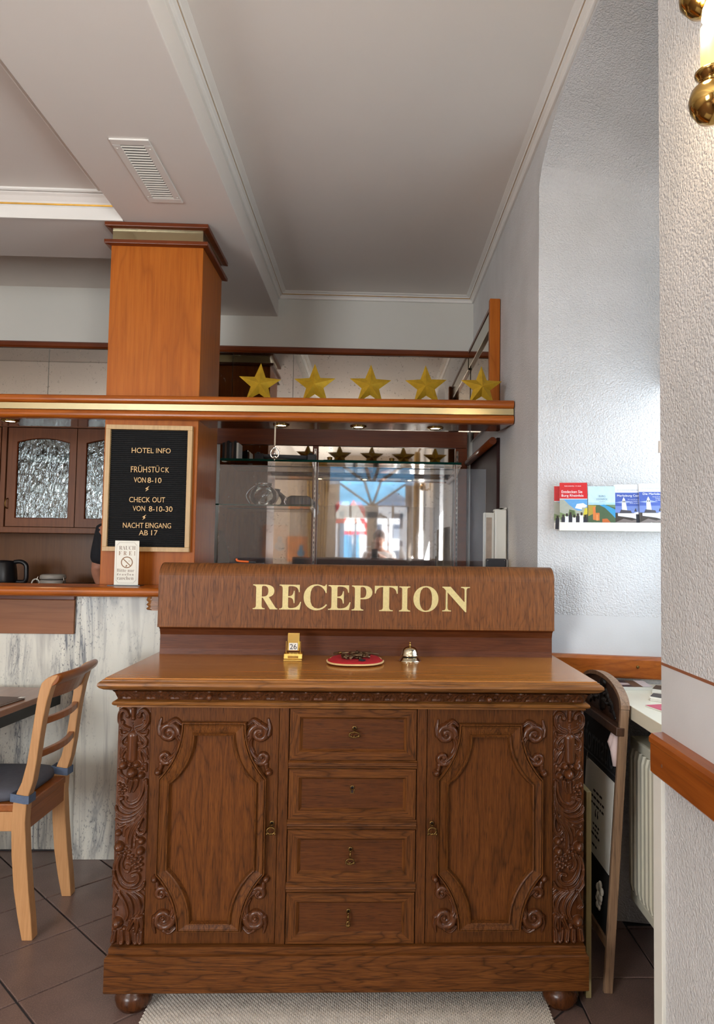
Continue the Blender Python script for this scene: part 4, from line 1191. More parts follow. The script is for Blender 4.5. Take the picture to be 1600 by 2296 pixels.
for s in (-1, 1):
    x0, x1 = (-0.613, -0.2245) if s < 0 else (0.2245, 0.613)
    cx = (x0 + x1) / 2
    m = MB(); m.box(x0 + 0.001, x1 - 0.001, YF, YF + 0.021, 0.2065, 0.9025)
    door = m.build('door', M['oak_v'], desk, bevel=0.0012)
    m = MB(); pr = [(0.0, 0.0), (0.01, 0.012), (0.05, 0.0185), (0.11, 0.0185), (0.145, 0.0125), (0.18, 0.0170), (0.24, 0.0160), (0.27, 0.0145), (0.72, 0.0100), (0.74, 0.0150), (0.80, 0.0200), (0.88, 0.0180), (0.95, 0.006), (1.0, -0.001)]
    rings = [[(cx + p[0], YF - hh, p[1]) for p in outline(o)] for o, hh in pr]
    m.loops(rings, 0, False, False, True); m.build('panel_frame', M['oak_vf'], door)
    m = MB(); ol = outline(0.97)
    # field of the panel, made of strips so that the outline may be concave
    n = len(ol) // 4
    right = ol[:2 * n]; left = ol[2 * n:][::-1]
    m.add([(cx + p[0], YF - 0.0032, p[1]) for p in right] + [(cx + p[0], YF - 0.0032, p[1]) for p in left],
          [(i, i + 1, 2 * n + i + 1, 2 * n + i) for i in range(2 * n - 1)])
    m.build('panel', M['oak_panel'], door)
    for fx in (False, True):
        for fz in (False, True):
            m = MB()
            ox_ = cx + (LX if not fx else -LX - LW)
            oz_ = LZ if not fz else (0.862 + 0.2475) - LZ - LH
            relief_mesh(m, XS, ZS, HS, (ox_, 0, oz_), flipx=fx, flipz=fz, w=LW, h=LH, keep_all=False, y=YF + 0.0005)
            m.build('corner_scroll', M['oak_dark'], door)
    # key in its lock
    kx = -0.2405 if s < 0 else 0.2425
    kz = 0.548
    m = MB(); m.lathe([(0.0045, -0.001), (0.0075, -0.001), (0.0075, -0.003), (0.0045, -0.003)], (kx, YF, kz + 0.012), 16, 'y', caps=False); m.build('escutcheon', M['brass_old'], door)
    m = MB(); m.lathe([(0.0042, -0.0006), (0.0042, -0.0012)], (kx, YF, kz + 0.012), 12, 'y'); m.box(kx - 0.002, kx + 0.002, YF - 0.0012, YF - 0.0004, kz, kz + 0.012); m.build('keyhole', M['ink'], door)
    m = MB(); m.tube([(kx, YF - 0.002, kz + 0.012), (kx, YF - 0.018, kz + 0.008)], 0.0028, 8)
    pts = [(kx + 0.012 * math.cos(a), YF - 0.020, kz - 0.004 + 0.010 * math.sin(a)) for a in [2 * math.pi * i / 16 for i in range(17)]]
    m.tube(pts, 0.0028, 6, caps=False)
    for a in (-0.012, 0.0, 0.012): m.sphere((kx + a, YF - 0.020, kz - 0.013), 0.004, 8, 5)
    m.build('key', M['brass_old'], door)

# drawers
DZ = [(0.748, 0.9015), (0.572, 0.7215), (0.3870, 0.5405), (0.2070, 0.3555)]
for k, (z0, z1) in enumerate(DZ):
    x0, x1 = -0.1925, 0.1925
    m = MB()
    b_ = 0.034
    def ring(d, y): return [(x0 + d, y, z0 + d * 0.82), (x1 - d, y, z0 + d * 0.82), (x1 - d, y, z1 - d * 0.82), (x0 + d, y, z1 - d * 0.82)]
    m.loops([ring(0, YF + 0.02), ring(0, YF - 0.004), ring(0.0015, YF - 0.0055)], 0, False, False)
    dr = None
    # mitred frame: horizontal and vertical members
    members = []
    ra, rb, rc2, rd = ring(0.0015, YF - 0.0055), ring(b_ - 0.004, YF - 0.0055), ring(b_, YF - 0.001), ring(b_ + 0.005, YF + 0.004)
    for q in range(4):
        mm = MB(); members.append(mm)
        e = (q + 1) % 4
        for A, B in ((ra, rb), (rb, rc2), (rc2, rd)):
            mm.add([A[q], A[e], B[e], B[q]], [(0, 1, 2, 3)])
    dr = m.build('drawer', M['oak_h'], desk)
    for q, mm in enumerate(members):
        mm.build('frame_rail' if q % 2 == 0 else 'frame_stile', M['oak_h' if q % 2 == 0 else 'oak_vf'], dr)
    m = MB(); m.add(rd, [(0, 1, 2, 3)]); m.build('panel', M['oak_hp'], dr)
    kx, kz = [0.003, -0.001, -0.003, -0.006][k], (z0 + z1) / 2 + 0.008
    yk = YF + 0.004
    m = MB(); m.lathe([(0.0042, -0.0006), (0.0072, -0.0006), (0.0072, -0.0028), (0.0042, -0.0028)], (kx, yk, kz + 0.010), 16, 'y', caps=False)
    if k == 1:
        m.tube([(kx - 0.006, yk - 0.0015, kz + 0.006), (kx - 0.005, yk - 0.0015, kz - 0.007), (kx + 0.005, yk - 0.0015, kz - 0.007), (kx + 0.006, yk - 0.0015, kz + 0.006)], 0.0013, 6)
    m.build('escutcheon', M['brass_old'], dr)
    m = MB(); m.lathe([(0.0042, -0.0004), (0.0042, -0.0010)], (kx, yk, kz + 0.010), 12, 'y'); m.box(kx - 0.002, kx + 0.002, yk - 0.0010, yk - 0.0003, kz - 0.006, kz + 0.010); m.build('keyhole', M['ink'], dr)
    if k != 1:
        m = MB()
        m.tube([(kx, yk - 0.002, kz + 0.010), (kx, yk - 0.016, kz + 0.006)], 0.0028, 8)
        dz_, w_ = [( -0.006, 0.015), None, (-0.020, 0.012), (-0.020, 0.004)][k]
        m.tube([(kx, yk - 0.016, kz + 0.006), (kx, yk - 0.018, kz + dz_ * 0.4)], 0.0028, 8)
        pts = [(kx + w_ * math.cos(a), yk - 0.018, kz + dz_ + 0.008 * math.sin(a)) for a in [2 * math.pi * i / 18 for i in range(19)]]
        m.tube(pts, 0.0026, 6, caps=False)
        for q in range(5): m.sphere((kx - w_ + w_ * q / 2, yk - 0.018, kz + dz_ - 0.004 - 0.002 * (q % 2)), 0.0034, 8, 5)
        m.build('key', M['brass_old'], dr)
for z0, z1 in ((0.7225, 0.7470), (0.5415, 0.5710), (0.3565, 0.3860)):
    h = z1 - z0
    m = MB()
    m.prism([(YF + 0.02, z0), (YF - 0.001, z0), (YF - 0.001, z0 + h * 0.30), (YF - 0.007, z0 + h * 0.34), (YF - 0.010, z0 + h * 0.45), (YF - 0.008, z0 + h * 0.58), (YF - 0.0105, z0 + h * 0.66), (YF - 0.010, z0 + h * 0.78), (YF - 0.004, z0 + h * 0.92), (YF - 0.002, z1), (YF + 0.02, z1)], -0.1945, 0.1945, 'x')
    m.build('drawer_rail', M['oak_h'], desk)

# sign board on the back of the top
m = MB()
pr = [(0.530, 1.0002), (0.470, 1.0002), (0.473, 1.02), (0.474, 1.07), (0.466, 1.09), (0.448, 1.1025), (0.530, 1.1025)]
m.prism(pr, -0.7130, 0.7130, 'x'); m.build('riser', M['oak_riser'], desk)
m = MB()
R_ = 0.052
pr = [(0.530, 1.1035), (0.409, 1.1035), (0.4085, 1.106), (0.4085, 1.115)] + [(0.410, 1.115), (0.410, 1.278)]
for i in range(1, 11):
    a = math.pi / 2 * i / 10
    pr.append((0.410 + R_ * (1 - math.cos(a)) * 1.25, 1.278 + R_ * math.sin(a)))
pr += [(0.530, 1.327)]
m.prism(pr, -0.7055, 0.7055, 'x', smooth=False)
sb = m.build('sign_board', M['oak_sign'], desk)
spans = [('R', 25, 200, 240, 65), ('E', 212, 368, 243, 67), ('C', 385, 553, 249, 65), ('E', 560, 720, 247, 72), ('P', 728, 875, 252, 75), ('T', 892, 1057, 257, 78), ('I', 1068, 1148, 260, 82), ('O', 1170, 1350, 264, 80), ('N', 1378, 1577, 266, 86)]
for ch, a, b_, vb, vt in spans:
    u0, u1 = 560 + a / 3.2, 560 + b_ / 3.2
    xa, xb = -0.374 + (u0 - 567) * (0.768 / 482), -0.374 + (u1 - 567) * (0.768 / 482)
    vb_, vt_ = 1290 + vb / 3.2 - (u0 + u1 - 1134) * 0.5 * 0.0158, 1290 + vt / 3.2 - (u0 + u1 - 1134) * 0.5 * 0.0158
    za, zb = 1.2565 - (vb_ - 1310.5) / 625.0, 1.2565 - (vt_ - 1310.5) / 625.0
    vv, ff = text_geo(ch, (xa, xb, za, zb), 0.0, 'bold', 0.0)
    mm = MB(); mm.add([(p[0], 0.4088, p[2]) for p in vv], ff)
    o = mm.build('letter', M['letter_gold'], sb)
# turned wooden roll fixed behind the sign board
m = MB()
m.box(-0.765, -0.60, 0.5305, 0.545, 1.15, 1.20)
m.lathe([(0.022, 1.150), (0.026, 1.155), (0.018, 1.162), (0.026, 1.170), (0.018, 1.178), (0.026, 1.186), (0.022, 1.198)], (-0.768, 0.565, 0), 18)
m.build('turned_ornament', M['oak_edge'], desk)

# ================================================================== THINGS ON THE SIDEBOARD
# brass perpetual calendar
cal = thing('desk_calendar', 'small brass flip calendar showing 26 on the reception sideboard', 'calendar', (-0.222, 0.375, 1.0))
m = MB()
m.prism([(0.338, 1.0), (0.339, 1.004), (0.345, 1.007), (0.352, 1.022), (0.360, 1.026), (0.396, 1.026), (0.404, 1.020), (0.412, 1.004), (0.413, 1.0)], -0.252, -0.188, 'x')
m.build('base', M['gold'], cal, bevel=0.0015)
for xa in (-0.2475, -0.1985):
    m = MB(); m.box(xa, xa + 0.003, 0.366, 0.374, 1.026, 1.064); m.build('bracket', M['gold'], cal)
m = MB(); m.box(-0.2425, -0.2005, 0.368, 0.380, 1.030, 1.092, M=Matrix.Translation((0, 0.372, 1.03)) @ Matrix.Rotation(math.radians(-8), 4, 'X') @ Matrix.Translation((0, -0.372, -1.03)))
m.build('flip_block', M['gold'], cal, bevel=0.002)
m = MB(); m.box(-0.2365, -0.2065, 0.3655, 0.3672, 1.033, 1.058); m.build('number_plate', M['paper'], cal)
vv, ff = text_geo('26', (-0.2335, -0.2095, 1.0365, 1.0545)); m = MB(); m.add([(p[0], 0.3650, p[2]) for p in vv], ff); m.build('number', M['ink'], cal)
m = MB(); m.box(-0.238, -0.202, 0.3440, 0.3475, 1.0095, 1.0175, M=Matrix.Identity(4)); m.build('month_slot', M['gold'], cal, bevel=0.001)
# red velvet cushion
cu = thing('velvet_cushion', 'red velvet cushion with cream piping and scattered keys', 'cushion', (0, 0.325, 1.0))
def cush_r(a):
    c, s = math.cos(a), math.sin(a)
    r = 0.098 * (abs(c) ** 2.6 + abs(s) ** 2.6) ** (-1 / 2.6) * 0.93
    return r * c * (1.05 if s < 0 else 0.97), r * s * 0.86
n = 40
rings = []
for h, k in ((0.001, 0.72), (0.0025, 0.88), (0.006, 0.97), (0.0085, 1.0), (0.012, 0.965), (0.015, 0.86), (0.017, 0.66), (0.0175, 0.35), (0.0172, 0.05)):
    ring = []
    for i in range(n):
        a = 2 * math.pi * i / n + 0.35
        x, y = cush_r(a)
        ring.append((-0.004 + x * k, 0.325 + y * k * 1.38, 1.0 + h))
    rings.append(ring)
m = MB(); m.loops(rings, 0, True); m.build('velvet', M['red_velvet'], cu)
m = MB()
pts = [(-0.004 + cush_r(2 * math.pi * i / n + 0.35)[0] * 1.0, 0.325 + cush_r(2 * math.pi * i / n + 0.35)[1] * 1.38, 1.0075) for i in range(n + 1)]
m.tube(pts, 0.0032, 7, caps=False); m.build('piping', M['piping'], cu)
rnd = random.Random(3)
key_spots = []
for k in range(22):
    a = rnd.uniform(0, 6.28); r = rnd.uniform(0.0, 1.0) ** 0.7
    key_spots.append((-0.004 + r * 0.042 * math.cos(a), 0.310 + r * 0.052 * math.sin(a), rnd.uniform(0, 3.14)))
keys = thing('key_heap', 'heap of small bronze keys and tags on the red cushion', 'keys', (-0.006, 0.31, 1.0175))
for k, (x, y, a) in enumerate(key_spots):
    z = 1.0215 + 0.0028 * (k % 4)
    dx, dy = math.cos(a) * 0.016, math.sin(a) * 0.016
    m = MB(); m.tube([(x - dx, y - dy, z - 0.001), (x, y, z + 0.001), (x + dx, y + dy, z - 0.001)], [0.0046, 0.0036, 0.0050], 8)
    m.build('bronze_key', M['bronze'], keys)
m = MB(); m.prism([(0.008, 0.246), (0.022, 0.238), (0.032, 0.254), (0.018, 0.268)], 1.0172, 1.0205, 'z'); m.build('tag', M['black_matte'], keys)
pen = thing('dark_rod', 'slim dark patterned pen lying along the back of the cushion', 'pen', (0, 0.40, 1.016))
m = MB(); m.tube([(-0.084, 0.402, 1.0185), (-0.02, 0.400, 1.0215), (0.03, 0.398, 1.0215), (0.076, 0.394, 1.0185)], [0.003, 0.0042, 0.0042, 0.002], 8); m.build('barrel', M['bronze'], pen)
for xk in (-0.06, 0.045):
    m = MB(); m.tube([(xk - 0.006, 0.400, 1.0206), (xk + 0.006, 0.399, 1.0206)], 0.0047, 8); m.build('ring', M['brass_old'], pen)
# service bell
be = thing('service_bell', 'brass and nickel call bell on the reception sideboard', 'bell', (0.185, 0.365, 1.0))
m = MB(); m.lathe([(0.040, 0.0), (0.0405, 0.002), (0.036, 0.005), (0.031, 0.012), (0.029, 0.014), (0.001, 0.014)], (0.185, 0.365, 1.0), 32); m.build('base', M['chrome'], be)
m = MB(); m.lathe([(0.024, 0.0142), (0.024, 0.0185)], (0.185, 0.365, 1.0), 24); m.build('gap', M['black'], be)
m = MB(); m.lathe([(0.030, 0.0186), (0.0325, 0.019), (0.0325, 0.022), (0.030, 0.024), (0.0295, 0.030), (0.026, 0.039), (0.019, 0.046), (0.009, 0.0495), (0.001, 0.050)], (0.185, 0.365, 1.0), 32); m.build('dome', M['chrome'], be)
m = MB(); m.lathe([(0.0035, 0.0495), (0.003, 0.053), (0.0048, 0.054), (0.0048, 0.0565), (0.002, 0.058), (0.0018, 0.060), (0.0036, 0.0625), (0.0036, 0.0645), (0.0008, 0.0665)], (0.185, 0.365, 1.0), 14); m.build('button', M['brass'], be)

# ================================================================== CHAIR, TABLE
chair = thing('dining_chair', 'pale beech dining chair with slatted back and slate seat cushion', 'chair', (-1.145, 0.645, 0))
CR = Matrix.Translation((-1.145, 0.645, 0)) @ Matrix.Rotation(math.radians(0.0), 4, 'Z') @ Matrix.Translation((1.145, -0.645, 0))
prof = [(0.0, -1.139, 0.037), (0.085, -1.153, 0.047), (0.177, -1.167, 0.052), (0.293, -1.179, 0.052), (0.404, -1.186, 0.049), (0.471, -1.183, 0.048), (0.509, -1.173, 0.045), (0.545, -1.160, 0.040), (0.614, -1.147, 0.034), (0.694, -1.138, 0.031), (0.768, -1.129, 0.032), (0.830, -1.120, 0.036), (0.870, -1.111, 0.039), (0.893, -1.104, 0.040)]
for y0, y1 in ((0.462, 0.505), (0.780, 0.823)):
    m = MB()
    rings = []
    for z, x, wd in prof:
        rings.append([(x - wd / 2, y0, z), (x + wd / 2, y0, z), (x + wd / 2, y1, z), (x - wd / 2, y1, z)])
    # rolled-over top end
    for a, zz, wd in ((-1.092, 0.910, 0.040), (-1.084, 0.919, 0.032), (-1.077, 0.924, 0.018)):
        rings.append([(a - wd / 2, y0, zz - 0.004), (a + wd / 2, y0, zz), (a + wd / 2, y1, zz), (a - wd / 2, y1, zz - 0.004)])
    m.loops(rings, 0, False, M=CR); o = m.build('rear_leg', [M['chair_light']], chair, bevel=0.004)
m = MB(); rings = []
for i in range(13):
    t = i / 12; y = 0.464 + 0.358 * t
    bow = 0.018 * math.sin(math.pi * t)
    ring = []
    for k in range(14):
        a = 2 * math.pi * k / 14
        ring.append((-1.086 + bow + 0.023 * math.cos(a) * (1.0), y, 0.903 + 0.019 * math.sin(a) + 0.010 * math.cos(a)))
    rings.append(ring)
m.loops(rings, 0, True, M=CR); m.build('crest_roll', M['chair_dark'], chair)
m = MB(); rings = []
for i in range(9):
    t = i / 8; y = 0.503 + 0.282 * t; bow = 0.020 * math.sin(math.pi * t)
    rings.append([(-1.130 + bow, y, 0.830), (-1.112 + bow, y, 0.830), (-1.084 + bow, y, 0.900), (-1.102 + bow, y, 0.900)])
m.loops(rings, 0, False, M=CR); m.build('crest_panel', M['chair_dark'], chair, bevel=0.002)
for z in (0.738, 0.620):
    m = MB(); rings = []
    xc = -1.132 - (0.738 - z) * 0.10
    for i in range(9):
        t = i / 8; y = 0.503 + 0.282 * t; bow = 0.022 * math.sin(math.pi * t)
        rings.append([(xc - 0.010 + bow, y, z), (xc + 0.010 + bow, y, z), (xc + 0.010 + bow, y, z + 0.024), (xc - 0.010 + bow, y, z + 0.024)])
    m.loops(rings, 0, False, M=CR); m.build('back_slat', M['chair_dark'], chair, bevel=0.003)
m = MB(); m.box(-1.585, -1.160, 0.470, 0.815, 0.440, 0.468, M=CR); m.build('seat', M['chair_dark'], chair, bevel=0.004)
m = MB(); m.box(-1.180, -1.162, 0.505, 0.780, 0.372, 0.4395, M=CR); m.build('seat_rail', M['chair_dark'], chair, bevel=0.002)
for y0 in (0.472, 0.790):
    m = MB(); m.box(-1.56, -1.205, y0, y0 + 0.024, 0.372, 0.4395, M=CR); m.build('seat_rail', M['chair_light'], chair, bevel=0.002)
for y0 in (0.468, 0.785):
    m = MB(); m.loops([[(-1.585, y0, z), (-1.585 + wd, y0, z), (-1.585 + wd, y0 + 0.035, z), (-1.585, y0 + 0.035, z)] for z, wd in ((0, 0.030), (0.451, 0.042))], M=CR); m.build('front_leg', M['chair_light'], chair, bevel=0.003)
pad = m = MB(); rings = []
for h, k in ((0.469, 0.93), (0.474, 0.985), (0.486, 1.0), (0.500, 0.985), (0.508, 0.94), (0.512, 0.80), (0.513, 0.3)):
    cx_, cy_ = -1.395, 0.644
    a_, b_ = 0.205 * k, 0.172 * k
    ring = []
    for i in range(32):
        a = 2 * math.pi * i / 32
        c, s = math.cos(a), math.sin(a)
        r = (abs(c) ** 6 + abs(s) ** 6) ** (-1 / 6)
        ring.append((cx_ + a_ * r * c, cy_ + b_ * r * s, h))
    rings.append(ring)
m.loops(rings, 0, True, M=CR); pad_o = m.build('seat_pad', M['cushion'], chair)
for y0, y1 in ((0.4595, 0.5075), (0.7775, 0.8255)):
    m = MB()
    rings = []
    for z in (0.472, 0.500):
        rings.append([(-1.215, y0 - 0.001, z + 0.008), (-1.165, y0 - 0.003, z), (-1.150, y0 - 0.001, z - 0.001), (-1.148, y1, z - 0.001), (-1.165, y1 + 0.003, z), (-1.215, y1 + 0.001, z + 0.008)])
    m.loops(rings, 0, False, caps=False, closed=True, M=CR)
    o = m.build('strap', M['strap'], pad_o)
    md = o.modifiers.new('thick', 'SOLIDIFY'); md.thickness = 0.003

table = thing('dining_table', 'wooden dining table on black frame pushed up to the bar', 'table', (-1.75, 0.75, 0))
TP = [(-1.392, 0.32), (-1.318, 1.10), (-2.10, 1.17), (-2.17, 0.39)]
m = MB(); m.prism(TP, 0.725, 0.750, 'z'); m.build('table_top', M['table_wood'], table, bevel=0.003)
cxy = (sum(p[0] for p in TP) / 4, sum(p[1] for p in TP) / 4)
TQ = [(cxy[0] + (p[0] - cxy[0]) * 0.985, cxy[1] + (p[1] - cxy[1]) * 0.985) for p in TP]
m = MB(); m.prism(TQ, 0.682, 0.7249, 'z'); m.build('apron', M['dark_metal'], table)
m = MB(); m.lathe([(0.035, 0.02), (0.035, 0.682)], (cxy[0], cxy[1], 0), 16); m.build('leg', M['dark_metal'], table)
m = MB(); m.lathe([(0.14, 0.0), (0.14, 0.010), (0.05, 0.022)], (cxy[0], cxy[1], 0), 28); m.build('foot', M['dark_metal'], table)
menu = thing('menu_folder', 'dark menu folder with metal corners lying on the dining table', 'menu', (-1.46, 0.80, 0.75))
Rm = Matrix.Translation((-1.47, 0.83, 0)) @ Matrix.Rotation(math.radians(-9), 4, 'Z')
m = MB(); m.box(-0.13, 0.09, -0.13, 0.055, 0.7505, 0.7525, M=Rm); m.build('cover', M['sign_dark'], menu)
m = MB(); m.box(-0.128, 0.087, -0.128, 0.053, 0.7526, 0.7555, M=Rm); m.build('pages', M['paper'], menu)
m = MB(); m.box(-0.13, 0.09, -0.13, 0.055, 0.7556, 0.7575, M=Rm); m.build('cover', M['sign_dark'], menu)
m = MB(); m.box(0.070, 0.092, 0.035, 0.057, 0.7574, 0.7585, M=Rm); m.box(0.070, 0.092, -0.132, -0.11, 0.7574, 0.7585, M=Rm); m.build('corner_guard', M['silver'], menu)

# ================================================================== RUG
def rug_mat():
    t = NT('woven_rug')
    vec = t.coord()
    t.set(Base_Color=t.ramp(t.noise(vec, 30, 3), [(0.3, lin(208, 199, 188)), (0.7, lin(226, 217, 206))]), Roughness=0.9)
    return t.mat
M['rug'] = rug_mat()
rug = thing('woven_rug', 'pale grey woven rug under the front of the sideboard', 'rug', (0, -0.4, 0))
m = MB(); m.box(-0.603, 0.603, -1.10, 0.16, 0.0005, 0.005); m.build('backing', M['rug'], rug)
# woven nubs: flat lozenges in offset rows
m = MB()
vs, fs = [], []
sx_, sy_ = 0.0125, 0.0145
ry = np.arange(-0.28, 0.165, sy_ / 2)
for j, y in enumerate(ry):
    for x in np.arange(-0.603 + (sx_ / 2 if j % 2 else 0), 0.609, sx_):
        b0 = len(vs)
        vs += [(x - sx_ * 0.46, y, 0.0045), (x, y - sy_ * 0.46, 0.0045), (x + sx_ * 0.46, y, 0.0045), (x, y + sy_ * 0.46, 0.0045), (x, y - sy_ * 0.12, 0.0090), (x, y + sy_ * 0.12, 0.0090)]
        fs += [(b0, b0 + 1, b0 + 4), (b0 + 1, b0 + 2, b0 + 4), (b0 + 2, b0 + 3, b0 + 5), (b0 + 3, b0, b0 + 5), (b0, b0 + 4, b0 + 5), (b0 + 2, b0 + 5, b0 + 4)]
m.add(vs, fs)
o = m.build('weave', M['rug'], rug); o['kind'] = 'stuff'

# ================================================================== WINDOW NICHE
sill = thing('window_desk', 'cream white board shelf over the radiator in the window niche', 'shelf', (1.05, 0.0, 0.86))
m = MB(); m.prism([(0.895, -0.50), (1.198, -0.445), (1.198, 0.535), (0.895, 0.600)], 0.848, 0.892, 'z'); m.build('board', M['cream_lacquer'], sill, bevel=0.002)
m = MB(); m.box(1.0, 1.02, -0.44, 0.52, 0.80, 0.8475); m.build('bearer', M['cream_lacquer'], sill)
# radiator
rad = thing('radiator', 'white fluted panel radiator in the window niche', 'radiator', (1.0, -0.05, 0.15))
m = MB()
poly = []
y0, y1, npitch = -0.42, 0.345, 23
pt = (y1 - y0) / npitch
for k in range(npitch):
    a = y0 + k * pt
    poly += [(0.962, a), (0.962, a + pt * 0.22), (0.950, a + pt * 0.38), (0.950, a + pt * 0.84), (0.962, a + pt)]
poly += [(0.975, y1), (0.975, y0)]
def flute(z, d): return [(x + d, y, z) for x, y in poly]
m.loops([flute(0.235, 0.006), flute(0.262, 0.0), flute(0.690, 0.0), flute(0.715, 0.006)], 0, False); m.build('fluted_panel', M['rad'], rad)
m = MB(); m.box(0.957, 1.04, y0 - 0.004, y1 + 0.004, 0.198, 0.2345); m.build('lower_header', M['rad'], rad, bevel=0.006)
m = MB(); m.box(0.957, 1.04, y0 - 0.004, y1 + 0.004, 0.7155, 0.752); m.build('upper_header', M['rad'], rad, bevel=0.006)
m = MB(); m.box(0.985, 1.04, y0, y1, 0.2346, 0.7154); m.build('rear_panel', M['rad'], rad)
for y in (-0.30, 0.22):
    m = MB(); m.box(1.04, 1.199, y - 0.015, y + 0.015, 0.60, 0.64); m.build('wall_bracket', M['rad'], rad)

# easel-style sign leaning between sideboard and radiator
sg = thing('chalkboard_sign', 'old wooden chalkboard sign with arched carved top in the niche', 'sign', (0.84, 0.38, 0))
SG = Matrix.Translation((0.812, 0, 0)) @ Matrix.Rotation(math.radians(3.6), 4, 'Y')       # leans towards the radiator
def sgp(x, y, z): return tuple(SG @ Vector((x, y, z)))
YN, YFR = 0.150, 0.600
m = MB(); m.box(-0.012, 0.016, YN, YN + 0.016, 0.0, 0.885, M=SG); m.build('post', M['old_wood'], sg, bevel=0.002)
m = MB(); m.box(-0.012, 0.016, YFR - 0.016, YFR, 0.0, 0.885, M=SG); m.build('post', M['old_wood'], sg, bevel=0.002)
m = MB()
yc = (YN + YFR) / 2; hw = (YFR - YN) / 2
arc = [(yc + hw * math.cos(math.pi * i / 24), 0.886 + (0.080 * math.sin(math.pi * i / 24) ** 0.9)) for i in range(25)]
# slightly ogee: widen the shoulders
poly = arc + [(YN, 0.825), (YFR, 0.825)][::1]
poly = [(YFR - 0.003, 0.826)] + [(yc + (p[0] - yc) * 0.985, p[1] - 0.002) for p in arc] + [(YN + 0.003, 0.826)]
m.prism(poly, 0.004, 0.0155, 'x', M=SG); head = m.build('arched_head', M['sign_dark'], sg)
m = MB()
rim0 = arc; 
inn = [(yc + (hw - 0.017) * math.cos(math.pi * i / 24), 0.886 + (0.080 * math.sin(math.pi * i / 24) ** 0.9) - 0.014 * math.sin(math.pi * i / 24)) for i in range(25)]
rings = [[(x, p[0], p[1]) for x, p in ((-0.012, a), (0.0165, a), (0.0165, b_), (-0.012, b_))] for a, b_ in zip(arc, inn)]
m.loops(rings, 0, False, M=SG); m.build('arched_rim', M['old_wood'], sg)
m = MB(); m.box(-0.024, 0.004, YN - 0.002, YFR, 0.800, 0.828, M=SG); m.build('cross_rail', M['sign_dark'], sg, bevel=0.003)
# carved vine on the head
st = []
W_, H_2 = 0.30, 0.125
def vine(pts, r0, r1, rise=1.0): st.append((pts, r0, r1, rise))
for s in (-1, 1):
    X = lambda a: W_ / 2 + s * a
    vine([(X(0.0), 0.118), (X(0.012), 0.100), (X(0.010), 0.080), (X(0.022), 0.060)], 0.010, 0.007)
    vine([(X(0.020), 0.062), (X(0.045), 0.070), (X(0.058), 0.052), (X(0.042), 0.042)], 0.007, 0.006)
    vine([(X(0.030), 0.045), (X(0.062), 0.038), (X(0.090), 0.046), (X(0.105), 0.030), (X(0.090), 0.020)], 0.008, 0.006)
    vine([(X(0.090), 0.030), (X(0.120), 0.020), (X(0.135), 0.006)], 0.008, 0.005)
    vine([(X(0.012), 0.040), (X(0.018), 0.016)], 0.009, 0.007)
    for q in ((0.010, 0.092), (0.030, 0.078), (0.052, 0.060), (0.075, 0.050), (0.100, 0.040)): vine([(X(q[0]), q[1])], 0.008, 0.008)
vine([(W_ / 2, 0.075), (W_ / 2, 0.030), (W_ / 2, 0.008)], 0.012, 0.008)
XV, ZV, HV = relief(st, W_, H_2, 120, 50, 1.3)
m = MB(); m2 = MB(); relief_mesh(m2, XV, ZV, HV, (0, 0, 0), keep_all=False)
m.add([(0.0045 + p[1], yc + hw - 0.30 / 2 - hw + p[0], 0.832 + p[2]) for p in m2.v], m2.f, 0, True, SG)
m.build('carved_vine', M['black'], head)
m = MB(); m.box(-0.002, 0.010, YN + 0.016, YFR - 0.016, 0.155, 0.800, M=SG); bd = m.build('chalk_panel', M['black_matte'], sg)
m = MB(); m.box(-0.010, 0.012, YN + 0.016, YFR - 0.016, 0.130, 0.1548, M=SG); m.build('bottom_rail', M['old_wood'], sg)
m = MB(); m.box(-0.0045, -0.003, YN + 0.016, YFR - 0.016, 0.660, 0.664, M=SG); m.build('ruled_line', M['dark_grey'], sg)
vv, ff = text_geo('Information', (-0.205, 0.205, 0.672, 0.765))
m = MB(); m.add([(-0.0035, yc - p[0], p[2]) for p in vv], ff, M=SG); m.build('chalk_lettering', M['dark_grey'], sg)
m = MB(); m.box(-0.0036, -0.0024, YN + 0.045, YFR - 0.105, 0.345, 0.640, M=SG); pp = m.build('paper_notice', M['paper'], sg)
vv, ff = text_geo('“', (-0.018, 0.018, 0.470, 0.500), serif=None)
ycp = (YN + 0.045 + YFR - 0.105) / 2
m = MB()
m.add([(-0.0040, ycp - p[0], p[2]) for p in vv], ff, M=SG)
# rows of print too small to read: one bar for each word
wr = random.Random(5)
for w_, a, b_ in ((0.050, 0.548, 0.556), (0.082, 0.526, 0.534), (0.082, 0.504, 0.512), (0.035, 0.440, 0.447), (0.030, 0.424, 0.431), (0.045, 0.406, 0.414), (0.030, 0.372, 0.380)):
    x_ = -w_
    while x_ < w_ - 0.008:
        x2 = min(w_, x_ + wr.uniform(0.012, 0.034))
        m.add([(-0.0040, ycp - x_, a), (-0.0040, ycp - x2, a), (-0.0040, ycp - x2, b_), (-0.0040, ycp - x_, b_)], [(0, 1, 2, 3)], M=SG)
        x_ = x2 + 0.006
o = m.build('print', M['ink'], pp); o['kind'] = 'stuff'
m = MB(); m.box(-0.007, -0.003, YFR - 0.13, YFR - 0.12, 0.632, 0.66, M=SG); m.build('clip', M['silver'], pp)
M['petal_pink'] = plain('pink_felt', lin(232, 208, 204), 0.8)
def flower(yc_, zc_, s, name):
    m = MB()
    for k in range(5):
        a = 2 * math.pi * k / 5 + 0.3
        m.sphere((-0.012, yc_ + s * 0.9 * math.cos(a), zc_ + s * 0.9 * math.sin(a)), s * 0.62, 10, 6, sc=(0.45, 1, 1), M=SG)
    m.build(name, M['paper'], sg)
flower(YN + 0.048, 0.742, 0.014, 'flower')
m = MB()
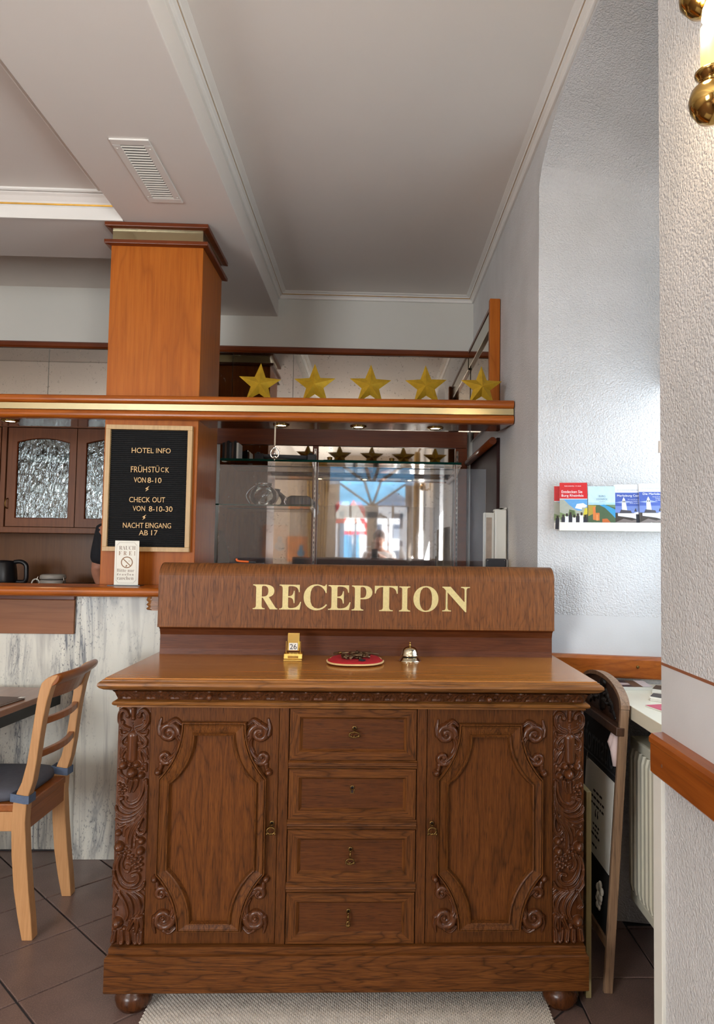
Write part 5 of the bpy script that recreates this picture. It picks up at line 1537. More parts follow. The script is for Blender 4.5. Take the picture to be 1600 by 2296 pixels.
for (a0, b0, a1, b1) in ((0.030, 0.80, 0.024, 0.70), (0.060, 0.795, 0.055, 0.74)):
    m.tube([(-0.010, YN + a0, b0), (-0.016, YN + (a0 + a1) / 2, (b0 + b1) / 2), (-0.010, YN + a1, b1)], [0.010, 0.014, 0.009], 8, M=SG)
m.build('ribbon', M['petal_pink'], sg)
flower(YN + 0.095, 0.270, 0.022, 'flower')
flower(YN + 0.100, 0.235, 0.018, 'flower')

# thin olive board standing against the side of the sideboard
gb = MB(); gb.box(0.7365, 0.7535, 0.128, 0.50, 0.0, 0.632)
o = gb.build('leaning_board', M['green_board'], bevel=0.002, origin=(0.745, 0.3, 0)); tag(o, 'thin olive edged board standing against the side of the sideboard', 'board')

# wall ledge with leaflets on the splayed niche side
wl = thing('picture_ledge', 'narrow white wall ledge holding castle leaflets', 'shelf', tuple(Vector(rv(0.27, 0.04, 1.465))))
m = MB(); m.loops([[rv(a, b_, z) for b_, z in ((0.0, 1.470), (0.062, 1.470), (0.062, 1.476), (0.0, 1.476))] for a in (0.080, 0.475)]); m.build('ledge_base', M['white'], wl)
m = MB(); m.loops([[rv(a, b_, z) for b_, z in ((0.0622, 1.470), (0.072, 1.470), (0.072, 1.502), (0.0622, 1.502))] for a in (0.080, 0.475)]); m.build('lip', M['white'], wl, bevel=0.001)
m = MB(); m.loops([[rv(a, b_, z) for b_, z in ((0.0, 1.4762), (0.008, 1.4762), (0.008, 1.53), (0.0, 1.53))] for a in (0.080, 0.475)]); m.build('ledge_back', M['white'], wl)
def leaflet(label, a0, a1, ztop, lean, b0, skew, cells, texts, thick=0.006, cover='paper', group='leaflets on the wall ledge'):
    """leaflet standing on the ledge; cells = coloured polygons in unit cover coordinates; texts in the same"""
    base = Vector(rv((a0 + a1) / 2, b0, 1.4765))
    t = thing('leaflet', label, 'leaflet', tuple(base), group)
    hgt = ztop - 1.4765
    def P(u, v, off=0.0):
        b = b0 - lean * v + off
        return rv(a0 + (a1 - a0) * u + skew * v, b, 1.4765 + hgt * v)
    m = MB(); m.loops([[P(0, 0), P(1, 0), P(1, 0, -thick), P(0, 0, -thick)], [P(0, 1), P(1, 1), P(1, 1, -thick), P(0, 1, -thick)]]); body = m.build('pages', M[cover], t)
    mats = []; m = MB()
    for i, (col_, poly) in enumerate(cells):
        key = 'print_%d_%d_%d' % col_
        if key not in M: M[key] = plain('ink_%d_%d_%d' % col_, lin(*col_), 0.35, var=0.05, scale=80)
        if M[key] not in mats: mats.append(M[key])
        m.add([P(u, v, 0.0004 + 0.00006 * i) for u, v in poly], [tuple(range(len(poly)))], mats.index(M[key]))
    m.build('cover_print', mats, t)
    for s, col_, u0, u1, v0, v1 in texts:
        key = 'print_%d_%d_%d' % col_
        if key not in M: M[key] = plain('ink_%d_%d_%d' % col_, lin(*col_), 0.35)
        vv, ff = text_geo(s, (u0, u1, v0, v1))
        m = MB(); m.add([P(p[0], p[2], 0.0030) for p in vv], ff); m.build('lettering', M[key], t)
    return t
WH = (248, 248, 248)
def box_(u0, u1, v0, v1): return [(u0, v0), (u1, v0), (u1, v1), (u0, v1)]
ruin = [((96, 160, 214), box_(0, 1, 0.15, 0.64)), ((232, 238, 246), [(0.55, 0.45), (0.8, 0.42), (1, 0.5), (0.85, 0.56), (0.62, 0.54)]), ((168, 172, 158), [(0, 0.15), (0, 0.64), (0.16, 0.63), (0.34, 0.52), (0.52, 0.44), (0.62, 0.40), (0.80, 0.40), (0.80, 0.46), (1, 0.47), (1, 0.15)]),
        ((120, 140, 92), [(0, 0.2), (0, 0.36), (0.3, 0.30), (0.34, 0.42), (0.55, 0.40), (0.6, 0.28), (0.8, 0.26), (1, 0.3), (1, 0.15)]), ((86, 104, 66), [(0.33, 0.3), (0.36, 0.42), (0.52, 0.40), (0.55, 0.3)]), ((206, 190, 60), [(0.84, 0.3), (0.9, 0.44), (1, 0.46), (1, 0.2)]), ((60, 62, 54), [(0.94, 0.10), (0.96, 0.32), (1, 0.32), (1, 0.1)])]
for k in range(7):
    u = 0.04 + 0.132 * k; v = 0.235 + 0.025 * (k % 3)
    ruin.append(((236, 238, 242) if k % 2 else (38, 40, 52), [(u, 0.0), (u + 0.16, 0.0), (u + 0.14, v + 0.02), (u + 0.02, v + 0.02)]))
    ruin.append(((40, 30, 28), [(u + 0.05, v + 0.01), (u + 0.12, v + 0.01), (u + 0.12, v + 0.075), (u + 0.05, v + 0.075)]))
ruin.append(((206, 22, 34), box_(0, 1, 0.655, 1.0)))
leaflet('red topped leaflet tucked behind the front Entdecken Sie Burg Rheinfels leaflet', 0.062, 0.165, 1.645, 0.014, 0.034, 0.0, ruin, [], 0.006)
leaflet('red topped leaflet titled Entdecken Sie Burg Rheinfels', 0.083, 0.187, 1.657, 0.018, 0.056, -0.001, ruin,
        [('Entdecken Sie', WH, 0.07, 0.82, 0.775, 0.835), ('Burg Rheinfels', WH, 0.07, 0.86, 0.680, 0.748), ('BURG RHEINFELS   ST. GOAR', WH, 0.18, 0.78, 0.915, 0.937)])
sooneck = [((196, 222, 230), box_(0, 1, 0.60, 1)), ((170, 206, 222), box_(0, 1, 0.56, 0.62)), ((74, 96, 66), box_(0, 1, 0.05, 0.565)), ((60, 150, 196), [(0.42, 0.56), (0.62, 0.50), (0.85, 0.36), (1, 0.26), (1, 0.46), (0.8, 0.52), (0.6, 0.575)]), ((110, 138, 104), [(0.62, 0.57), (1, 0.5), (1, 0.57)]),
           ((176, 150, 60), [(0, 0.3), (0.2, 0.36), (0.3, 0.55), (0, 0.56)]), ((214, 122, 62), [(0.18, 0.22), (0.18, 0.52), (0.27, 0.52), (0.28, 0.38), (0.42, 0.38), (0.42, 0.20)]), ((198, 104, 50), [(0.52, 0.12), (0.52, 0.24), (0.70, 0.25), (0.8, 0.18), (0.86, 0.12)]), ((226, 150, 86), [(0.30, 0.2), (0.3, 0.34), (0.36, 0.34), (0.36, 0.2)]), ((206, 160, 70), box_(0.1, 0.92, 0.0, 0.05))]
leaflet('pale blue leaflet titled Burg Sooneck with orange castle above the river', 0.189, 0.290, 1.643, 0.016, 0.055, 0.0, sooneck,
        [('BURG', (120, 150, 168), 0.40, 0.64, 0.745, 0.79), ('SOONECK', (120, 150, 168), 0.30, 0.72, 0.675, 0.72), ('am Rhein', (120, 150, 168), 0.42, 0.64, 0.635, 0.655)])
def marks(dark=(46, 48, 64)):
    c = [((238, 242, 248), box_(0, 1, 0.82, 1.0)), ((70, 92, 168), box_(0, 1, 0.50, 0.82)), ((112, 132, 192), box_(0, 1, 0.36, 0.52)), ((150, 164, 206), [(0, 0.60), (0.4, 0.64), (0.7, 0.60), (0.3, 0.58)]), ((62, 52, 44), box_(0, 1, 0.0, 0.37)),
         ((128, 116, 110), [(0, 0.16), (0.3, 0.24), (0.6, 0.20), (1, 0.26), (1, 0.12), (0.5, 0.10), (0, 0.08)]), ((236, 236, 238), [(0.26, 0.36), (0.26, 0.56), (0.29, 0.66), (0.34, 0.72), (0.39, 0.66), (0.42, 0.56), (0.46, 0.36)]), ((70, 66, 72), [(0.16, 0.36), (0.22, 0.44), (0.58, 0.42), (0.62, 0.36)]),
         ((228, 228, 230), [(0.10, 0.30), (0.10, 0.36), (0.66, 0.36), (0.86, 0.40), (0.86, 0.22), (0.62, 0.26)]), ((60, 58, 66), [(0.70, 0.40), (0.76, 0.48), (0.80, 0.40)]), ((196, 190, 186), [(0.3, 0.06), (0.4, 0.16), (0.66, 0.12), (0.6, 0.05)]), ((40, 40, 38), box_(0.30, 0.33, 0.60, 0.64)), ((40, 40, 38), box_(0.36, 0.39, 0.60, 0.64))]
    return c
leaflet('blue leaflet titled Marksburg Castle with white tower', 0.292, 0.392, 1.650, 0.016, 0.050, -0.006, marks() + [((24, 24, 34), box_(0.76, 1.0, 0.05, 0.34))],
        [('Marksburg Castle', WH, 0.10, 1.0, 0.715, 0.775), ('The only hill top castle', WH, 0.48, 0.98, 0.655, 0.675), ('along the Middle Rhine', WH, 0.46, 0.98, 0.615, 0.635), ('never to have been', WH, 0.55, 0.98, 0.575, 0.595), ('DEUTSCHE BURGENVEREINIGUNG', (130, 136, 150), 0.1, 0.9, 0.865, 0.885)])
leaflet('blue leaflet titled Die Marksburg, nearest the window', 0.380, 0.478, 1.653, 0.018, 0.0585, -0.004, marks(),
        [('Die Marksburg', WH, 0.14, 0.92, 0.738, 0.798), ('Einzig nie zerstörte', WH, 0.50, 0.95, 0.70, 0.72), ('Höhenburg', WH, 0.6, 0.95, 0.665, 0.685), ('am Mittelrhein', WH, 0.6, 0.95, 0.63, 0.65), ('DEUTSCHE BURGENVEREINIGUNG', (130, 136, 150), 0.1, 0.9, 0.885, 0.905)])

# printed matter lying on the window board
def flat_stack(name, label, cat, poly, z0, z1, col_, top_cells, group='leaflets on the window board'):
    t = thing(name, label, cat, (sum(p[0] for p in poly) / 4, sum(p[1] for p in poly) / 4, z0), group)
    nlay = max(1, int((z1 - z0) / 0.004))
    for k in range(nlay):
        a = z0 + (z1 - z0) * k / nlay; b_ = z0 + (z1 - z0) * (k + 1) / nlay - 0.0004
        dx = 0.0015 * math.sin(k * 2.1)
        m = MB(); m.prism([(p[0] + dx, p[1]) for p in poly], a, b_, 'z'); m.build('booklet', M[col_], t)
    def B(u, v):
        p0 = Vector(poly[0]) * (1 - u) + Vector(poly[1]) * u; p1 = Vector(poly[3]) * (1 - u) + Vector(poly[2]) * u
        p = p0 * (1 - v) + p1 * v
        return (p.x, p.y)
    mats = []; m = MB()
    for i, (c, pl) in enumerate(top_cells):
        key = 'print_%d_%d_%d' % c
        if key not in M: M[key] = plain('ink_%d_%d_%d' % c, lin(*c), 0.35, var=0.05, scale=80)
        if M[key] not in mats: mats.append(M[key])
        m.add([(*B(u, v), z1 + 0.0002 + 0.0001 * i) for u, v in pl], [tuple(range(len(pl)))], mats.index(M[key]))
    m.build('cover_print', mats, t)
    return t
flat_stack('brochure_stack', 'stack of brochures with dark photo covers at the back of the window board', 'brochures', [(0.93, 0.430), (1.07, 0.425), (1.08, 0.545), (0.935, 0.575)], 0.8925, 0.9045, 'paper',
           [((52, 56, 66), box_(0, 0.62, 0, 1)), ((206, 190, 186), [(0.18, 0.25), (0.5, 0.3), (0.5, 0.55), (0.2, 0.6)]), ((96, 80, 66), box_(0.50, 0.75, 0, 1)), ((226, 216, 214), box_(0.75, 1, 0, 1))])
flat_stack('leaflet_pack', 'green leaflet pack standing out on the window board', 'leaflets', [(1.035, 0.345), (1.150, 0.250), (1.185, 0.330), (1.075, 0.412)], 0.8925, 0.9145, 'paper', [((44, 48, 40), box_(0, 1, 0, 1)), ((212, 168, 60), [(0.3, 0.3), (0.9, 0.2), (0.9, 0.7), (0.4, 0.8)])])
flat_stack('leaflet_pack', 'black and white leaflet pack between the green pack and the pink leaflet', 'leaflets', [(0.992, 0.255), (1.100, 0.135), (1.150, 0.215), (1.025, 0.310)], 0.8925, 0.9065, 'paper', [((40, 44, 48), box_(0, 1, 0, 1)), ((120, 126, 120), box_(0.2, 0.9, 0.5, 0.9))])
flat_stack('pink_leaflet', 'pink leaflet with white print at the front of the window board', 'leaflet', [(0.940, 0.165), (0.985, 0.000), (1.07, 0.055), (1.015, 0.185)], 0.8925, 0.8965, 'paper', [((214, 74, 104), box_(0, 1, 0, 1)), ((244, 226, 228), box_(0.3, 0.7, 0.25, 0.35)), ((240, 180, 190), box_(0.45, 0.95, 0.6, 0.8))])

# wall sconce on the near wall
sc_ = thing('wall_sconce', 'brass wall sconce with lit candle tube on the near wall', 'sconce', (XR, -0.93, 2.2))
sx, sy = 0.612, -0.985
M['candle'] = emit('lit_candle_tube', lin(255, 214, 130), 0.7)
m = MB(); m.tube([(0.699, sy + 0.0, 2.145), (0.665, sy, 2.125), (0.635, sy, 2.130), (sx, sy, 2.150)], 0.010, 10); m.build('arm', M['brass'], sc_)
m = MB(); m.lathe([(0.005, 2.118), (0.022, 2.125), (0.034, 2.142), (0.037, 2.158), (0.033, 2.174), (0.024, 2.184), (0.012, 2.188), (0.018, 2.194), (0.026, 2.202), (0.027, 2.206), (0.012, 2.207)], (sx, sy, 0), 28); m.build('drip_pan', M['brass'], sc_)
m = MB(); m.lathe([(0.0165, 2.207), (0.0170, 2.285), (0.0155, 2.288), (0.001, 2.289)], (sx, sy, 0), 24); m.build('candle_tube', M['candle'], sc_)
m = MB(); m.lathe([(0.009, 2.2895), (0.015, 2.302), (0.013, 2.320), (0.006, 2.337), (0.001, 2.345)], (sx, sy, 0), 18); m.build('bulb', M['bulb'], sc_)
m = MB(); m.lathe([(0.010, -0.012), (0.045, -0.008), (0.050, 0.0)], (XR - 0.001, sy, 2.17), 24, 'x'); m.build('back_plate', M['brass'], sc_)
m = MB(); m.tube([(0.699, sy, 2.20), (0.660, sy + 0.02, 2.30), (0.622, sy + 0.055, 2.372)], 0.008, 8)
m.lathe([(0.004, 2.352), (0.022, 2.360), (0.036, 2.378), (0.038, 2.392), (0.030, 2.410), (0.012, 2.418)], (0.624, sy + 0.06, 0), 26); m.build('upper_cup', M['brass'], sc_)
l = bpy.data.lights.new('sconce_glow', 'POINT'); l.energy = 3.0; l.color = (1.0, 0.72, 0.42); l.shadow_soft_size = 0.03
lo = bpy.data.objects.new('sconce_glow', l); C.objects.link(lo); lo.parent = sc_; lo.location = Vector((sx - 0.045, sy - 0.02, 2.31)) - Vector((XR, -0.93, 2.2))

# ================================================================== CEILING VENT
vt = thing('air_vent', 'white louvred air vent set in the ceiling beam', 'vent', (-0.898, 0.749, 2.928))
m = MB()
VX0, VX1, VY0, VY1 = -0.974, -0.824, 0.505, 0.993
for (a, b_, c, d) in ((VX0, VX1, VY0, VY0 + 0.036), (VX0, VX1, VY1 - 0.036, VY1), (VX0, VX0 + 0.030, VY0 + 0.036, VY1 - 0.036), (VX1 - 0.030, VX1, VY0 + 0.036, VY1 - 0.036)):
    m.box(a, b_, c, d, 2.921, 2.9279)
m.build('frame', M['stucco'], vt, bevel=0.002)
m = MB(); m.box(VX0 + 0.028, VX1 - 0.028, VY0 + 0.034, VY1 - 0.034, 2.9262, 2.9275); m.build('backing', M['black_matte'], vt)
m = MB()
nl = 22
for k in range(nl):
    y = VY0 + 0.046 + (VY1 - VY0 - 0.092) * k / (nl - 1)
    m.add([(VX0 + 0.030, y - 0.0040, 2.9235), (VX1 - 0.030, y - 0.0040, 2.9235), (VX1 - 0.030, y + 0.0032, 2.9205), (VX0 + 0.030, y + 0.0032, 2.9205), (VX0 + 0.030, y - 0.0037, 2.9240), (VX1 - 0.030, y - 0.0037, 2.9240), (VX1 - 0.030, y + 0.0036, 2.9210), (VX0 + 0.030, y + 0.0036, 2.9210)],
          [(0, 1, 2, 3), (4, 7, 6, 5), (0, 4, 5, 1), (2, 6, 7, 3), (1, 5, 6, 2), (0, 3, 7, 4)])
o = m.build('louvres', M['white'], vt)
for a, b_ in ((VX0 + 0.012, VY0 + 0.06), (VX1 - 0.012, VY0 + 0.06), (VX0 + 0.012, VY1 - 0.05), (VX1 - 0.012, VY1 - 0.05)):
    m = MB(); m.sphere((a, b_, 2.9208), 0.004, 8, 5, sc=(1, 1, 0.4)); m.build('screw', M['white'], vt)

# ================================================================== BACK BAR
gs = thing('glass_shelf', 'long thick green-edged glass shelf across the mirror', 'shelf', (-0.15, 2.4, 1.93))
m = MB(); m.box(-0.90, 0.592, 2.25, YB - 0.05, 1.9205, 1.9335); m.build('pane', M['glass'], gs)
m = MB(); m.box(-0.90, 0.592, 2.246, 2.2498, 1.9200, 1.9340); m.build('edge', M['green_glass'], gs)
gs2 = thing('glass_shelf', 'short lower glass shelf holding lamp globe and dark case', 'shelf', (-0.6, 2.4, 1.65))
m = MB(); m.box(-0.915, -0.330, 2.20, YB - 0.05, 1.6405, 1.6495); m.build('pane', M['glass'], gs2)
m = MB(); m.box(-0.915, -0.330, 2.197, 2.1998, 1.6405, 1.6495); m.build('edge', M['green_glass'], gs2)
std = thing('shelf_standard', 'slotted metal shelf upright on the mirror frame between the panes', 'shelf bracket', (-0.339, YB - 0.04, 1.2), 'shelf uprights')
for k, (x, t) in enumerate(((-0.3385, std), (0.594, None))):
    if t is None:
        t = thing('shelf_standard', 'slotted metal shelf upright at the right edge of the mirror', 'shelf bracket', (x, YB - 0.045, 1.2), 'shelf uprights')
    y1_ = YB - (0.0345 if k == 0 else 0.0405)
    m = MB(); m.box(x - 0.007, x + 0.007, y1_ - 0.010, y1_, 1.12, 2.04); m.build('upright', M['silver'], t)
    m = MB()
    for z in np.arange(1.16, 2.03, 0.032): m.box(x - 0.0022, x + 0.0022, y1_ - 0.0105, y1_ - 0.0098, z, z + 0.016)
    o = m.build('slots', M['black_matte'], t)
    zz_ = 1.9200 if True else 0
    for z_, y_ in ((1.9203, 2.27),) + (((1.6403, 2.22),) if k == 0 else ()):
        m = MB(); m.prism([(y1_ - 0.010, z_ - 0.055), (y1_ - 0.010, z_ - 0.001), (y_, z_ - 0.001), (y_, z_ - 0.010)], x - 0.002, x + 0.002, 'x'); m.build('arm', M['silver'], t)
# things on the glass shelves
pl = thing('picture_lamp', 'black and grey tube lamp lying on the long glass shelf', 'lamp', (-0.55, 2.30, 1.9337))
m = MB(); m.tube([(-0.665, 2.315, 1.959), (-0.375, 2.315, 1.955)], 0.014, 14); m.build('tube', M['grey'], pl)
for x in (-0.700, -0.372):
    m = MB(); m.box(x, x + 0.055, 2.292, 2.338, 1.9338, 1.975); m.box(x + 0.010, x + 0.03, 2.30, 2.33, 1.975, 1.985); m.build('end_housing', M['black'], pl, bevel=0.004)
for k in range(7):
    x = -0.895 + 0.0145 * k
    m = MB(); m.box(x, x + 0.0125, 2.27, 2.40, 1.9337, 2.035 + 0.006 * (k % 3))
    o = m.build('menu_booklet', M[['black', 'sign_dark', 'black_matte', 'dark_grey', 'sign_dark', 'black', 'paper'][k]], bevel=0.001, origin=(x + 0.006, 2.33, 1.9337))
    tag(o, ['dark booklet standing next to the column on the glass shelf', 'second upright booklet from the column on the glass shelf', 'third upright booklet from the column on the glass shelf', 'fourth upright booklet from the column on the glass shelf', 'fifth upright booklet from the column on the glass shelf', 'last dark upright booklet beside the white one', 'white upright booklet at the end of the row'][k], 'booklet', 'booklets on the glass shelf')
rod = MB(); rod.tube([(-0.27, 2.30, 1.9385), (0.20, 2.30, 1.9385)], 0.0045, 8)
o = rod.build('thin_rod', M['black'], origin=(0, 2.30, 1.934)); tag(o, 'thin black rod lying on the long glass shelf', 'rod')
for x, lab in ((-0.235, 'small brass cup at the left end of the thin rod'), (0.16, 'small brass cup at the right end of the thin rod')):
    m = MB(); m.lathe([(0.016, 1.9337), (0.018, 1.944), (0.015, 1.95), (0.018, 1.965), (0.012, 1.968)], (x, 2.36, 0), 16)
    o = m.build('brass_cup', M['brass'], origin=(x, 2.36, 1.9337)); tag(o, lab, 'cup', 'brass cups on the glass shelf')
gl = thing('glass_globe', 'round clear glass lamp globe on the lower glass shelf', 'globe', (-0.642, 2.32, 1.6497))
m = MB(); m.lathe([(0.045, 1.6498), (0.075, 1.672), (0.087, 1.705), (0.080, 1.742), (0.055, 1.765), (0.046, 1.775), (0.050, 1.788)], (-0.642, 2.32, 0), 32, caps=False); m.build('bowl', M['glass'], gl)
m = MB(); m.lathe([(0.047, 1.776), (0.0515, 1.780), (0.0515, 1.789), (0.047, 1.789)], (-0.642, 2.32, 0), 32, caps=False); m.build('rim', M['silver'], gl)
m = MB(); m.lathe([(0.040, 1.6499), (0.040, 1.653)], (-0.642, 2.32, 0), 24); m.build('foot', M['brass_old'], gl)
for s in (-1, 1):
    m = MB(); m.tube(catmull([(-0.642 + s * 0.048, 2.28, 1.77), (-0.642 + s * 0.085, 2.27, 1.735), (-0.642 + s * 0.098, 2.27, 1.70), (-0.642 + s * 0.075, 2.28, 1.655)], 6), 0.0028, 6); m.build('wire', M['silver'], gl)
cs = thing('dark_case', 'black rounded case on the lower glass shelf beside the globe', 'case', (-0.40, 2.30, 1.65))
m = MB(); m.prism([(-0.490, 1.6498), (-0.494, 1.67), (-0.482, 1.700), (-0.46, 1.709), (-0.36, 1.709), (-0.338, 1.698), (-0.334, 1.6498)], 2.235, 2.40, 'y'); m.build('shell', M['black'], cs, bevel=0.006)
m = MB(); m.tube(catmull([(-0.492, 2.230, 1.652), (-0.500, 2.228, 1.672), (-0.486, 2.230, 1.702)], 6), 0.004, 6); m.build('edge_trim', M['silver'], cs)

# clear acrylic screen standing on the bar
ac = thing('acrylic_screen', 'large clear acrylic screen standing behind the reception board', 'screen', (-0.045, 1.15, 1.207))
m = MB(); m.box(-0.663, 0.572, 1.148, 1.152, 1.2085, 1.768); m.build('sheet', M['acrylic'], ac)
for x in (-0.25, 0.35):
    m = MB(); m.box(x - 0.005, x + 0.005, 1.09, 1.21, 1.2075, 1.2084); m.build('foot', M['grey'], ac)
# things hidden up to the board edge
bxm = thing('dark_file_box', 'low dark box behind the sign board', 'box', (-0.53, 1.04, 1.207))
m = MB(); m.box(-0.62, -0.44, 0.985, 1.10, 1.2075, 1.318); m.build('body', M['black'], bxm, bevel=0.003)
oh = thing('orange_handle', 'orange plastic opener lying behind the sign board', 'tool', (-0.525, 1.04, 1.318))
m = MB(); m.tube(catmull([(-0.556, 1.04, 1.337), (-0.552, 1.04, 1.329), (-0.540, 1.04, 1.3255), (-0.520, 1.04, 1.3245), (-0.500, 1.04, 1.3235)], 6), 0.0048, 8); m.build('grip', M['orange'], oh)
m = MB(); m.tube([(-0.505, 1.04, 1.3235), (-0.47, 1.04, 1.322)], 0.0035, 8); m.build('shaft', M['dark_grey'], oh)

wf = thing('blind_cassette', 'white blind cassette with a framed panel standing by the wall', 'blind', (0.64, 1.28, 1.207))
m = MB(); m.box(0.580, 0.632, 1.262, 1.280, 1.208, 1.571); m.build('stile', M['white'], wf, bevel=0.004)
m = MB(); m.box(0.593, 0.620, 1.2605, 1.2618, 1.24, 1.548); m.build('inset', M['limestone'], wf)
m = MB(); m.box(0.634, 0.690, 1.255, 1.300, 1.208, 1.588); m.build('cassette', M['white'], wf, bevel=0.006)
m = MB(); m.prism([(0.630, 1.580), (0.640, 1.576), (0.66, 1.590), (0.675, 1.598), (0.690, 1.598), (0.690, 1.589), (0.634, 1.5885)][::-1], 1.258, 1.298, 'y'); m.build('cap', M['white'], wf)
tm = thing('card_terminal', 'dark grey handheld terminal with rounded edge by the wall', 'device', (0.625, 1.17, 1.207))
m = MB(); m.box(0.577, 0.673, 1.160, 1.180, 1.208, 1.352); m.build('shell', M['dark_grey'], tm, bevel=0.006, seg=3)
m = MB(); m.box(0.6735, 0.679, 1.162, 1.180, 1.212, 1.348); m.build('side_band', M['silver'], tm)
for x in (0.586, 0.664):
    m = MB(); m.sphere((x, 1.1598, 1.343), 0.0018, 8, 4, sc=(1, 0.3, 1)); m.build('screw', M['silver'], tm)

# glazed wall cabinet
wc = thing('wall_cabinet', 'brown wall cabinet with arched rippled-glass doors above the back counter', 'cabinet', (-2.6, 2.35, 1.46))
WZ0, WZ1, WY = 1.455, 2.105, 2.200
m = MB(); m.box(-3.6, -1.10, WY, YB - 0.022, WZ0, WZ0 + 0.035); m.build('bottom', M['cab_wood'], wc, bevel=0.002)
m = MB(); m.box(-3.6, -1.10, WY, YB - 0.022, WZ1 - 0.010, WZ1 + 0.016); m.build('top', M['cab_wood'], wc, bevel=0.002)
for x in (-3.6, -2.205, -1.125):
    m = MB(); m.box(x, x + 0.028, WY + 0.003, YB - 0.022, WZ0 + 0.0351, WZ1 - 0.0101); m.build('upright', M['cab_wood'], wc)
m = MB(); m.box(-3.57, -1.13, YB - 0.034, YB - 0.0225, WZ0 + 0.036, WZ1 - 0.011); m.build('back', M['back_wood'], wc)
m = MB(); m.box(-2.17, -1.13, 2.27, YB - 0.04, 1.885, 1.892); m.build('inner_shelf', M['glass'], wc)
m = MB(); m.box(-2.17, -1.13, 2.27, YB - 0.04, 1.700, 1.707); m.build('inner_shelf', M['glass'], wc)
def cab_door(x0, x1, y, ox0, ox1, handle_side):
    m = MB(); z0, z1 = WZ0 + 0.038, WZ1 - 0.014
    n = 16; oz0, ozs, ozt = 1.543, 2.005, 2.030
    outer, inner = [], []
    top = [(ox1 + (ox0 - ox1) * i / n, ozs + (ozt - ozs) * math.sin(math.pi * i / n)) for i in range(n + 1)]
    inner = [(ox0, oz0), (ox1, oz0)] + top
    out = [(x0, z0), (x1, z0)] + [(x1 + (x0 - x1) * i / n, z1) for i in range(n + 1)]
    m.loops([[(p[0], y, p[1]) for p in out], [(p[0], y, p[1]) for p in inner], [(p[0], y + 0.02, p[1]) for p in inner], [(p[0], y + 0.02, p[1]) for p in out], [(p[0], y, p[1]) for p in out]], caps=False)
    d = m.build('door', M['cab_wood'], wc)
    m = MB()
    inn2 = [((p[0] - (ox0 + ox1) / 2) * 0.975 + (ox0 + ox1) / 2, (p[1] - 1.785) * 0.985 + 1.785) for p in inner]
    m.loops([[(p[0], y - 0.0005, p[1]) for p in inner], [(p[0], y - 0.003, p[1]) for p in inner], [(p[0], y + 0.004, p[1]) for p in inn2]], caps=False)
    m.build('bead', M['rail_dark'], d)
    m = MB(); m.prism(inner, y + 0.010, y + 0.013, 'y'); m.build('pane', M['ripple'], d)
    if handle_side:
        m = MB(); hx = x0 + 0.012
        m.tube(catmull([(hx, y, 1.660), (hx - 0.002, y - 0.018, 1.655), (hx - 0.004, y - 0.022, 1.630), (hx - 0.002, y - 0.018, 1.605), (hx, y, 1.600)], 5), 0.0035, 8); m.build('handle', M['brass_old'], d)
cab_door(-2.165, -1.757, WY - 0.001, -2.110, -1.797, True)
cab_door(-1.752, -1.345, WY - 0.001, -1.698, -1.385, False)
cab_door(-2.62, -2.21, WY - 0.001, -2.56, -2.26, False)
cups = [(-2.085, 1.892, 0.9), (-2.035, 1.892, 1.0), (-1.965, 1.892, 0.95), (-1.915, 1.892, 0.8), (-1.855, 1.892, 1.3), (-1.80, 1.892, 0.8), (-2.06, 1.707, 1.1), (-1.95, 1.707, 1.2), (-1.85, 1.707, 1.2), (-1.66, 1.707, 1.2), (-1.57, 1.707, 1.1)]
CUPN = ['leftmost of the six', 'second from the left', 'third from the left', 'small fourth one', 'tallest of the row', 'rightmost of the six', 'leftmost behind the wide door', 'middle one behind the wide door', 'rightmost behind the wide door', 'first behind the narrow door', 'second behind the narrow door']
for k, (x, z, s) in enumerate(cups):
    m = MB(); m.lathe([(0.030 * s, z + 0.0005), (0.034 * s, z + 0.012 * s), (0.033 * s, z + 0.03 * s), (0.024 * s, z + 0.046 * s), (0.014 * s, z + 0.050 * s), (0.014 * s, z + 0.054 * s)], (x, 2.36, 0), 18)
    o = m.build('porcelain_cup', M['porcelain'], origin=(x, 2.36, z))
    up = z > 1.8
    tag(o, ('white cup, ' + CUPN[k] + (' on the upper cabinet shelf' if up else ' on the lower cabinet shelf')), 'cup', 'cups on the upper cabinet shelf' if up else 'cups on the lower cabinet shelf')
# kettle and jar
kt = thing('kettle', 'black electric kettle on the back counter', 'kettle', (-2.17, 2.2, 1.145))
m = MB(); m.lathe([(0.070, 1.1455), (0.078, 1.150), (0.080, 1.165), (0.076, 1.22), (0.068, 1.272), (0.062, 1.284), (0.02, 1.288), (0.001, 1.289)], (-2.165, 2.2, 0), 28); m.build('body', M['black'], kt)
m = MB(); m.tube(catmull([(-2.10, 2.2, 1.278), (-2.062, 2.2, 1.281), (-2.032, 2.2, 1.262), (-2.027, 2.2, 1.22), (-2.032, 2.2, 1.165), (-2.085, 2.2, 1.160)], 6), 0.013, 10); m.build('handle', M['black'], kt)
jr = thing('clip_jar', 'white clip-top jar with metal clasp on the back counter', 'jar', (-1.868, 2.2, 1.145))
m = MB(); m.lathe([(0.066, 1.1455), (0.071, 1.149), (0.071, 1.172), (0.066, 1.176)], (-1.868, 2.2, 0), 28); m.build('body', M['stoneware'], jr)
m = MB(); m.lathe([(0.063, 1.1762), (0.063, 1.180)], (-1.868, 2.2, 0), 28); m.build('seal', M['black_matte'], jr)
m = MB(); m.lathe([(0.072, 1.1802), (0.073, 1.19), (0.070, 1.203), (0.060, 1.209), (0.001, 1.210)], (-1.868, 2.2, 0), 28); m.build('lid', M['stoneware'], jr)
